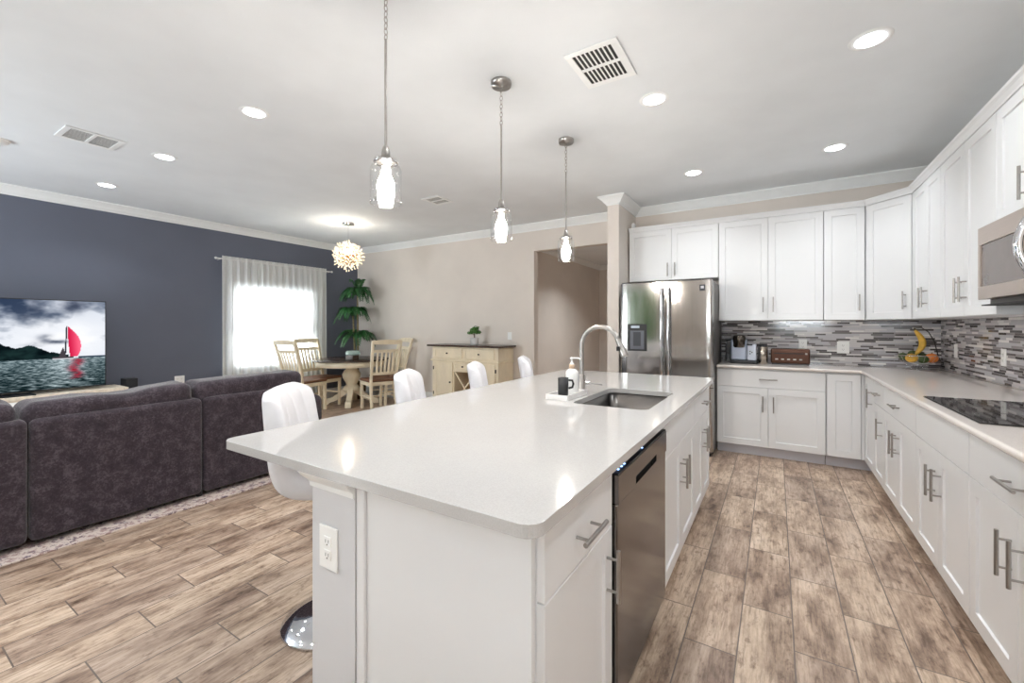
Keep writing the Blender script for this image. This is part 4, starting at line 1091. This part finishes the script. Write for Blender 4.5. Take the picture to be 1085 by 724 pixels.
MB().box(-6.85, -6.65, 1.915, 2.05, .0005, .0195).build('plinth', 'black', spk, .003)

# ---------------------------------------------------------------- window sheers
rod = thing('curtain_rod', 'thin white curtain rod above the dining window', 'curtain rod', (-6.87, 3.92, 2.3))
MB().cyl((-6.868, 3.0, 2.30), (-6.868, 4.86, 2.30), .009, n=12).build('pole', 'white_plastic', rod)
for y, s_ in ((3.0, -1), (4.86, 1)): MB().lathe([(.001, 0), (.016, .006), (.018, .018), (.012, .03), (.001, .034)], (0, 0, 0), 14)
for y, s_ in ((2.985, 1), (4.875, 1)): MB().sphere((-6.868, y, 2.30), .018, 12, 8).build('finial', 'white_plastic', rod)
for y in (3.04, 4.82): MB().box(-6.948, -6.86, y - .006, y + .006, 2.286, 2.290).build('bracket', 'white_plastic', rod)
def sheer(label, y0, y1, seed):
    mb = MB(); NYs, NZs = 150, 30; vs = []
    for j in range(NZs + 1):
        z = .02 + (2.345 - .02) * j / NZs
        for i in range(NYs + 1):
            t_ = i / NYs; y = y0 + (y1 - y0) * t_
            amp = .026 * (1 - .45 * (z / 2.3))
            ph = 2 * PI * t_ * 8.0 + .9 * math.sin(t_ * 7 + seed) + .25 * math.sin(z * 1.3 + seed + t_ * 5)
            x = -6.868 + amp * math.sin(ph) + .006 * math.sin(2.3 * ph + seed)
            if z > 2.27: x = -6.868 + .012 * math.sin(ph * 2)
            vs.append((x, y, z))
    mb.add(vs, [(j * (NYs + 1) + i, j * (NYs + 1) + i + 1, (j + 1) * (NYs + 1) + i + 1, (j + 1) * (NYs + 1) + i) for j in range(NZs) for i in range(NYs)], True)
    o = mb.build('curtain', 'curtain'); tag(o, label, 'curtain', 'sheer curtains at the dining window')
sheer('left sheer white curtain panel on the dining window', 3.065, 3.925, .3)
sheer('right sheer white curtain panel on the dining window, behind the dining chairs', 3.92, 4.76, 1.7)

# ---------------------------------------------------------------- dining set
TCX, TCY = -6.13, 4.73
dt = thing('dining_table', 'round dining table with dark walnut top on cream pedestal', 'table', (TCX, TCY, 0))
MB().lathe([(.001, .74), (.60, .74), (.62, .748), (.62, .758), (.605, .765), (.001, .765)], (TCX, TCY, 0), 64).build('tabletop', 'walnut', dt)
MB().lathe([(.54, .645), (.555, .65), (.555, .7395), (.54, .7398)], (TCX, TCY, 0), 64).build('apron', 'cream', dt)
MB().lathe([(.10, .20), (.13, .22), (.14, .26), (.11, .30), (.085, .33), (.10, .37), (.14, .44), (.15, .50), (.12, .56), (.085, .59), (.10, .61), (.16, .63), (.2, .644)], (TCX, TCY, 0), 32).build('pedestal', 'cream', dt)
for k in range(4):
    a = PI / 4 + k * PI / 2; c_, s_ = math.cos(a), math.sin(a); px, py = -s_, c_
    prof = [(.05, .19), (.05, .30), (.12, .28), (.22, .18), (.32, .11), (.42, .09), (.44, .06), (.44, .001), (.36, .001), (.35, .03), (.25, .06), (.15, .12)]
    n_ = len(prof); vs = [(TCX + c_ * r + px * h, TCY + s_ * r + py * h, z) for h in (-.045, .045) for r, z in prof]
    MB().add(vs, [tuple(range(n_)), tuple(range(2 * n_ - 1, n_ - 1, -1))] + [(i, (i + 1) % n_, n_ + (i + 1) % n_, n_ + i) for i in range(n_)]).build('foot', 'cream', dt, .006)
def make_chair():
    t = thing('dining_chair', '', 'chair', (0, 0, 0), 'cream dining chairs around the round table')
    # faces +x; back at -x
    def bar(pts, wx, wy):
        mb = MB(); vs = []
        for (x, y, z) in pts: vs += [(x - wx, y - wy, z), (x + wx, y - wy, z), (x + wx, y + wy, z), (x - wx, y + wy, z)]
        m = len(pts); fs = [(3, 2, 1, 0), tuple((m - 1) * 4 + k for k in range(4))]
        for i in range(m - 1): fs += [(i * 4 + k, i * 4 + (k + 1) % 4, i * 4 + 4 + (k + 1) % 4, i * 4 + 4 + k) for k in range(4)]
        return mb.add(vs, fs)
    bx_ = lambda z: -.205 - (.0 if z < .47 else (z - .47) * .17 + .05 * ((z - .47) / .6) ** 2)
    for s_ in (-1, 1):
        bar([(-.245, s_ * .195, .0005), (-.212, s_ * .195, .25), (bx_(.47), s_ * .195, .47), (bx_(.65), s_ * .2, .65), (bx_(.85), s_ * .21, .85), (bx_(1.08), s_ * .222, 1.08)], .017, .02).build('back_post', 'cream', t, .004)
        bar([(.205, s_ * .19, .0005), (.2, s_ * .195, .2), (.195, s_ * .2, .39)], .02, .02).build('leg', 'cream', t, .004)
    MB().box(-.185, .215, -.222, .222, .392, .447).build('seat_frame', 'cream', t, .006)
    MB().rbox(-.188, .225, -.226, .226, .4475, .488, .018, 4).build('seat_pad', 'seat_brown', t)
    def rail(z0, z1, yw, name, dx=0):
        mb = MB(); vs = []; n_ = 8
        for z in (z0, z1):
            for i in range(n_ + 1):
                tt = -1 + 2 * i / n_; x = bx_(z) - .018 * (1 - tt * tt) + dx
                vs += [(x - .011, tt * yw, z + (.012 * (1 - tt * tt) if z == z1 and name == 'top_rail' else 0)), (x + .011, tt * yw, z + (.012 * (1 - tt * tt) if z == z1 and name == 'top_rail' else 0))]
        m = 2 * (n_ + 1); fs = []
        for i in range(n_):
            a, b = i * 2, i * 2 + 2
            fs += [(a, b, m + b, m + a), (a + 1, m + a + 1, m + b + 1, b + 1), (a, a + 1, b + 1, b), (m + a, m + b, m + b + 1, m + a + 1)]
        fs += [(0, m, m + 1, 1), (m - 2, m - 1, 2 * m - 1, 2 * m - 2)]
        mb.add(vs, fs).build(name, 'cream', t, .003)
    rail(1.035, 1.095, .238, 'top_rail'); rail(.91, .955, .19, 'mid_rail'); rail(.56, .605, .185, 'lower_rail')
    for k in range(5):
        y = -.13 + k * .065; xo = lambda z: bx_(z) - .018 * (1 - (y / .19) ** 2)
        bar([(xo(.605), y * .92, .603), (xo(.75) + .004, y * .96, .75), (xo(.912), y, .912)], .006, .015).build('slat', 'cream', t, .002)
    MB().box(-.205, .2, -.205, -.19, .2, .22).box(-.205, .2, .19, .205, .2, .22).box(-.01, .01, -.189, .189, .202, .218).build('stretcher', 'cream', t)
    return t
ch0 = make_chair()
for i, (x, y, dx, dy, lb) in enumerate(((-5.38, 4.66, -.93, .34, 'cream dining chair nearest the camera, back turned to us, right of the round table'),
        (-6.22, 3.95, -.10, 1, 'cream dining chair at far left, dark against the window behind the sofa end'),
        (-6.42, 4.36, .98, .10, 'cream dining chair against the window curtain, facing the camera across the table'),
        (-5.68, 5.10, -.28, -.96, 'cream dining chair farthest right, between the table and the beige wall'))):
    o = ch0 if i == 0 else copy_tree(ch0)
    o.location = (x, y, 0); o.rotation_euler.z = math.atan2(dy, dx); o['label'] = lb
TT = .7655
bo = thing('glass_bowl', 'rounded pale green glass bowl on the dining table', 'bowl', (-6.08, 4.70, TT))
MB().lathe([(.05, 0), (.06, .004), (.10, .04), (.118, .08), (.112, .115), (.092, .135), (.088, .135), (.108, .114), (.113, .08), (.095, .042), (.05, .008)], (-6.08, 4.72, TT), 32).build('bowl_body', 'bowlglass', bo)
MB().rbox(-5.98, -5.80, 4.50, 4.62, TT, TT + .075, .006, 2).build('box', M['walnut']).name = 'wooden_box'
wb = [o for o in bpy.data.objects if o.name.startswith('wooden_box')][0]
tag(wb, 'small dark wooden box in front of the glass bowl on the dining table', 'box')

# three-headed palm in the corner
def frond(mb, base, az, length, rise, droop, wdt):
    d = Vector((math.cos(az), math.sin(az), 0)); side = Vector((-d.y, d.x, 0)); pts = []
    N_ = 12
    for i in range(N_ + 1):
        t_ = i / N_; pts.append(base + d * (length * (t_ - .12 * t_ * t_)) + Vector((0, 0, rise * math.sin(t_ * PI * .62) - droop * t_ ** 2.2)))
    mb.tube(pts, [.006 * (1 - .8 * i / N_) for i in range(N_ + 1)], 5)
    for i in range(1, N_ * 2):
        t_ = i / (N_ * 2); j = min(int(t_ * N_), N_ - 1); f = t_ * N_ - j; p = pts[j].lerp(pts[j + 1], f); tg = (pts[j + 1] - pts[j]).normalized()
        L_ = wdt * math.sin(PI * (.12 + .80 * t_)) ** .7; ww = .016
        for s_ in (-1, 1):
            o_ = (side * s_ * .82 + tg * .62 + Vector((0, 0, -.22))).normalized(); q = p + o_ * L_ + Vector((0, 0, -.1 * L_))
            m_ = p + o_ * L_ * .45
            mb.add([p, m_ + tg * ww, q, m_ - tg * ww], [(0, 1, 2, 3)], True)
PX, PY = -6.47, 5.12
pm_ = thing('palm_plant', 'tall three-tiered green palm standing in the dining corner', 'plant', (PX, PY, 0))
MB().lathe([(.11, .0005), (.13, .02), (.15, .26), (.155, .30), (.14, .30), (.135, .27), (.001, .27)], (PX, PY, 0), 28).build('planter', 'basketpot', pm_)
for hx, hy, hz, L_, n_, off in ((0.0, 0.0, 1.86, .36, 11, 0), (-.06, -.05, 1.50, .36, 11, .25), (.05, -.03, 1.10, .42, 11, .5)):
    MB().tube([(PX + hx * .4, PY + hy * .4, .2), (PX + hx * .7 + .01, PY + hy * .7, hz * .6), (PX + hx, PY + hy, hz)], [.02, .017, .014], 8).build('trunk', 'trunk', pm_)
    mb = MB()
    for k in range(n_):
        a = off + 2 * PI * k / n_ + random.uniform(-.2, .2)
        dxy = Vector((math.cos(a), math.sin(a)))
        lim = L_ * random.uniform(.9, 1.1)
        for (wx, nn) in (((XL + .06) - (PX + hx), dxy.x), ((YB - .06) - (PY + hy), dxy.y)):
            if nn * wx > 0 and abs(nn) > 1e-3: lim = min(lim, abs(wx / nn) * .92)
        frond(mb, Vector((PX + hx, PY + hy, hz)), a, lim, random.uniform(.20, .28), random.uniform(.22, .36), .12 if lim > .25 else .07)
    for k in range(3 if hz > 1.7 else 0):
        frond(mb, Vector((PX + hx, PY + hy, hz)), off + k * 2.1, .14, .32, .04, .11)
    mb.build('foliage', 'leaf', pm_)

# ---------------------------------------------------------------- sideboard
sbx = thing('sideboard', 'cream sideboard with dark wood top and X-shaped wine rack', 'sideboard', (-4.0, 5.26, 0))
BX0, BX1, BY0, BY1 = -4.60, -3.36, 5.04, 5.475
MB().box(BX0 - .075, BX1 + .05, BY0 - .035, BY1, 1.0, 1.028).build('top', 'walnut', sbx, .006)
MB().box(BX0, BX1, BY0 + .02, BY1 - .005, .80, .9995).build('upper_case', 'cream', sbx, .003)
MB().box(BX0 - .022, BX1 + .022, BY0 - .01, BY1 - .003, .775, .7995).build('waist_moulding', 'cream', sbx, .008)
KX0, KX1 = -4.165, -3.79
MB().box(BX0, KX0 - .001, BY0 + .02, BY1 - .005, .12, .7745).build('left_cupboard', 'cream', sbx, .003)
MB().box(KX1 + .001, BX1, BY0 + .02, BY1 - .005, .12, .7745).build('right_cupboard', 'cream', sbx, .003)
MB().box(KX0, KX1, BY0 + .02, BY1 - .005, .62, .7745).build('centre_case', 'cream', sbx)
MB().box(KX0, KX1, BY1 - .03, BY1 - .006, .15, .6195).box(KX0, KX1, BY0 + .03, BY1 - .031, .12, .15).build('rack_back', simple('rack_wood', (146, 112, 76), .6, var=.1), sbx)
for s_ in (-1, 1):
    a0, a1 = (KX0 + .012, KX1 - .012) if s_ > 0 else (KX1 - .012, KX0 + .012)
    d0 = Vector((a0, BY0 + .03, .16)); d1 = Vector((a1, BY0 + .03, .612)); dn = (d1 - d0).normalized(); nn = Vector((-dn.z, 0, dn.x)) * .011
    yy = BY0 + .05 + .013 * s_
    vs = []
    for y_ in (yy - .012, yy + .012): vs += [Vector((p.x, y_, p.z)) for p in (d0 + nn, d1 + nn, d1 - nn, d0 - nn)]
    MB().add(vs, [(0, 1, 2, 3), (7, 6, 5, 4), (0, 4, 5, 1), (1, 5, 6, 2), (2, 6, 7, 3), (3, 7, 4, 0)]).build('rack_slat', 'cream', sbx)
FS = Frame((BX0, BY0), (1, 0), (0, -1))
wS = BX1 - BX0
def sfront(kind, a0, a1, z0, z1, knob):
    o = shaker(FS, a0, a1, z0, z1, .022 if kind == 'drawer' else .045).build(kind, 'cream', sbx)
    if knob:
        kx = FS.p(knob[0], 0, knob[1]); kb = MB().cyl((kx.x, kx.y - .0005, kx.z), (kx.x, kx.y - .014, kx.z), .006, n=10).sphere((kx.x, kx.y - .02, kx.z), .014, 10, 8, (1.15, .7, .9)); kb.build('knob', 'bronze', o)
    return o
sfront('drawer', .06, wS / 2 - .02, .825, .975, (.32, .90)); sfront('drawer', wS / 2 + .02, wS - .06, .825, .975, (.92, .90))
sfront('drawer', KX0 - BX0 + .01, KX1 - BX0 - .01, .645, .76, ((KX0 + KX1) / 2 - BX0, .705))
dl2 = sfront('door', .045, KX0 - BX0 - .02, .15, .755, (KX0 - BX0 - .055, .46)); dr2 = sfront('door', KX1 - BX0 + .02, wS - .045, .15, .755, (KX1 - BX0 + .055, .46))
for dd, xx in ((dl2, BX0 + .037), (dr2, BX1 - .037)):
    for zz in (.25, .64): MB().box(xx - .006, xx + .006, BY0 - .004, BY0 + .016, zz, zz + .05).build('hinge', 'bronze', dd)
for x in (BX0 + .05, BX1 - .05):
    for y in (BY0 + .07, BY1 - .06): MB().lathe([(.022, .0005), (.03, .03), (.036, .06), (.03, .09), (.036, .1195)], (x, y, 0), 14).build('foot', 'cream', sbx)
bz = thing('bonsai', 'small green bonsai in a pale grey pot on the sideboard', 'plant', (-3.93, 5.26, 1.029))
MB().lathe([(.055, 0), (.062, .004), (.066, .105), (.06, .108), (.056, .09), (.001, .088)], (-3.93, 5.26, 1.029), 24).build('pot', 'pot', bz)
MB().tube([(-3.93, 5.26, 1.115), (-3.925, 5.255, 1.16), (-3.94, 5.26, 1.20), (-3.92, 5.26, 1.24)], [.01, .009, .007, .004], 8).tube([(-3.935, 5.26, 1.18), (-3.99, 5.26, 1.20)], .004, 6).tube([(-3.93, 5.26, 1.19), (-3.86, 5.25, 1.205)], .004, 6).build('trunk', 'stem', bz)
fo = MB()
for k in range(420):
    c = random.choice(((-4.0, 5.26, 1.215, .055), (-3.95, 5.25, 1.26, .05), (-3.91, 5.26, 1.285, .06), (-3.86, 5.25, 1.22, .055), (-3.90, 5.25, 1.235, .06)))
    d = Vector((random.gauss(0, 1), random.gauss(0, 1), random.gauss(0, .6))).normalized(); p = Vector(c[:3]) + Vector((d.x, d.y, d.z * .62)) * c[3] * random.uniform(.5, 1)
    u_ = Vector((random.gauss(0, 1), random.gauss(0, 1), random.gauss(0, .5))).normalized(); v_ = u_.cross(d).normalized(); s_ = random.uniform(.012, .02)
    fo.add([p - u_ * s_, p - v_ * s_ * .55, p + u_ * s_, p + v_ * s_ * .55], [(0, 1, 2, 3)])
fo.build('foliage', 'leaf2', bz)
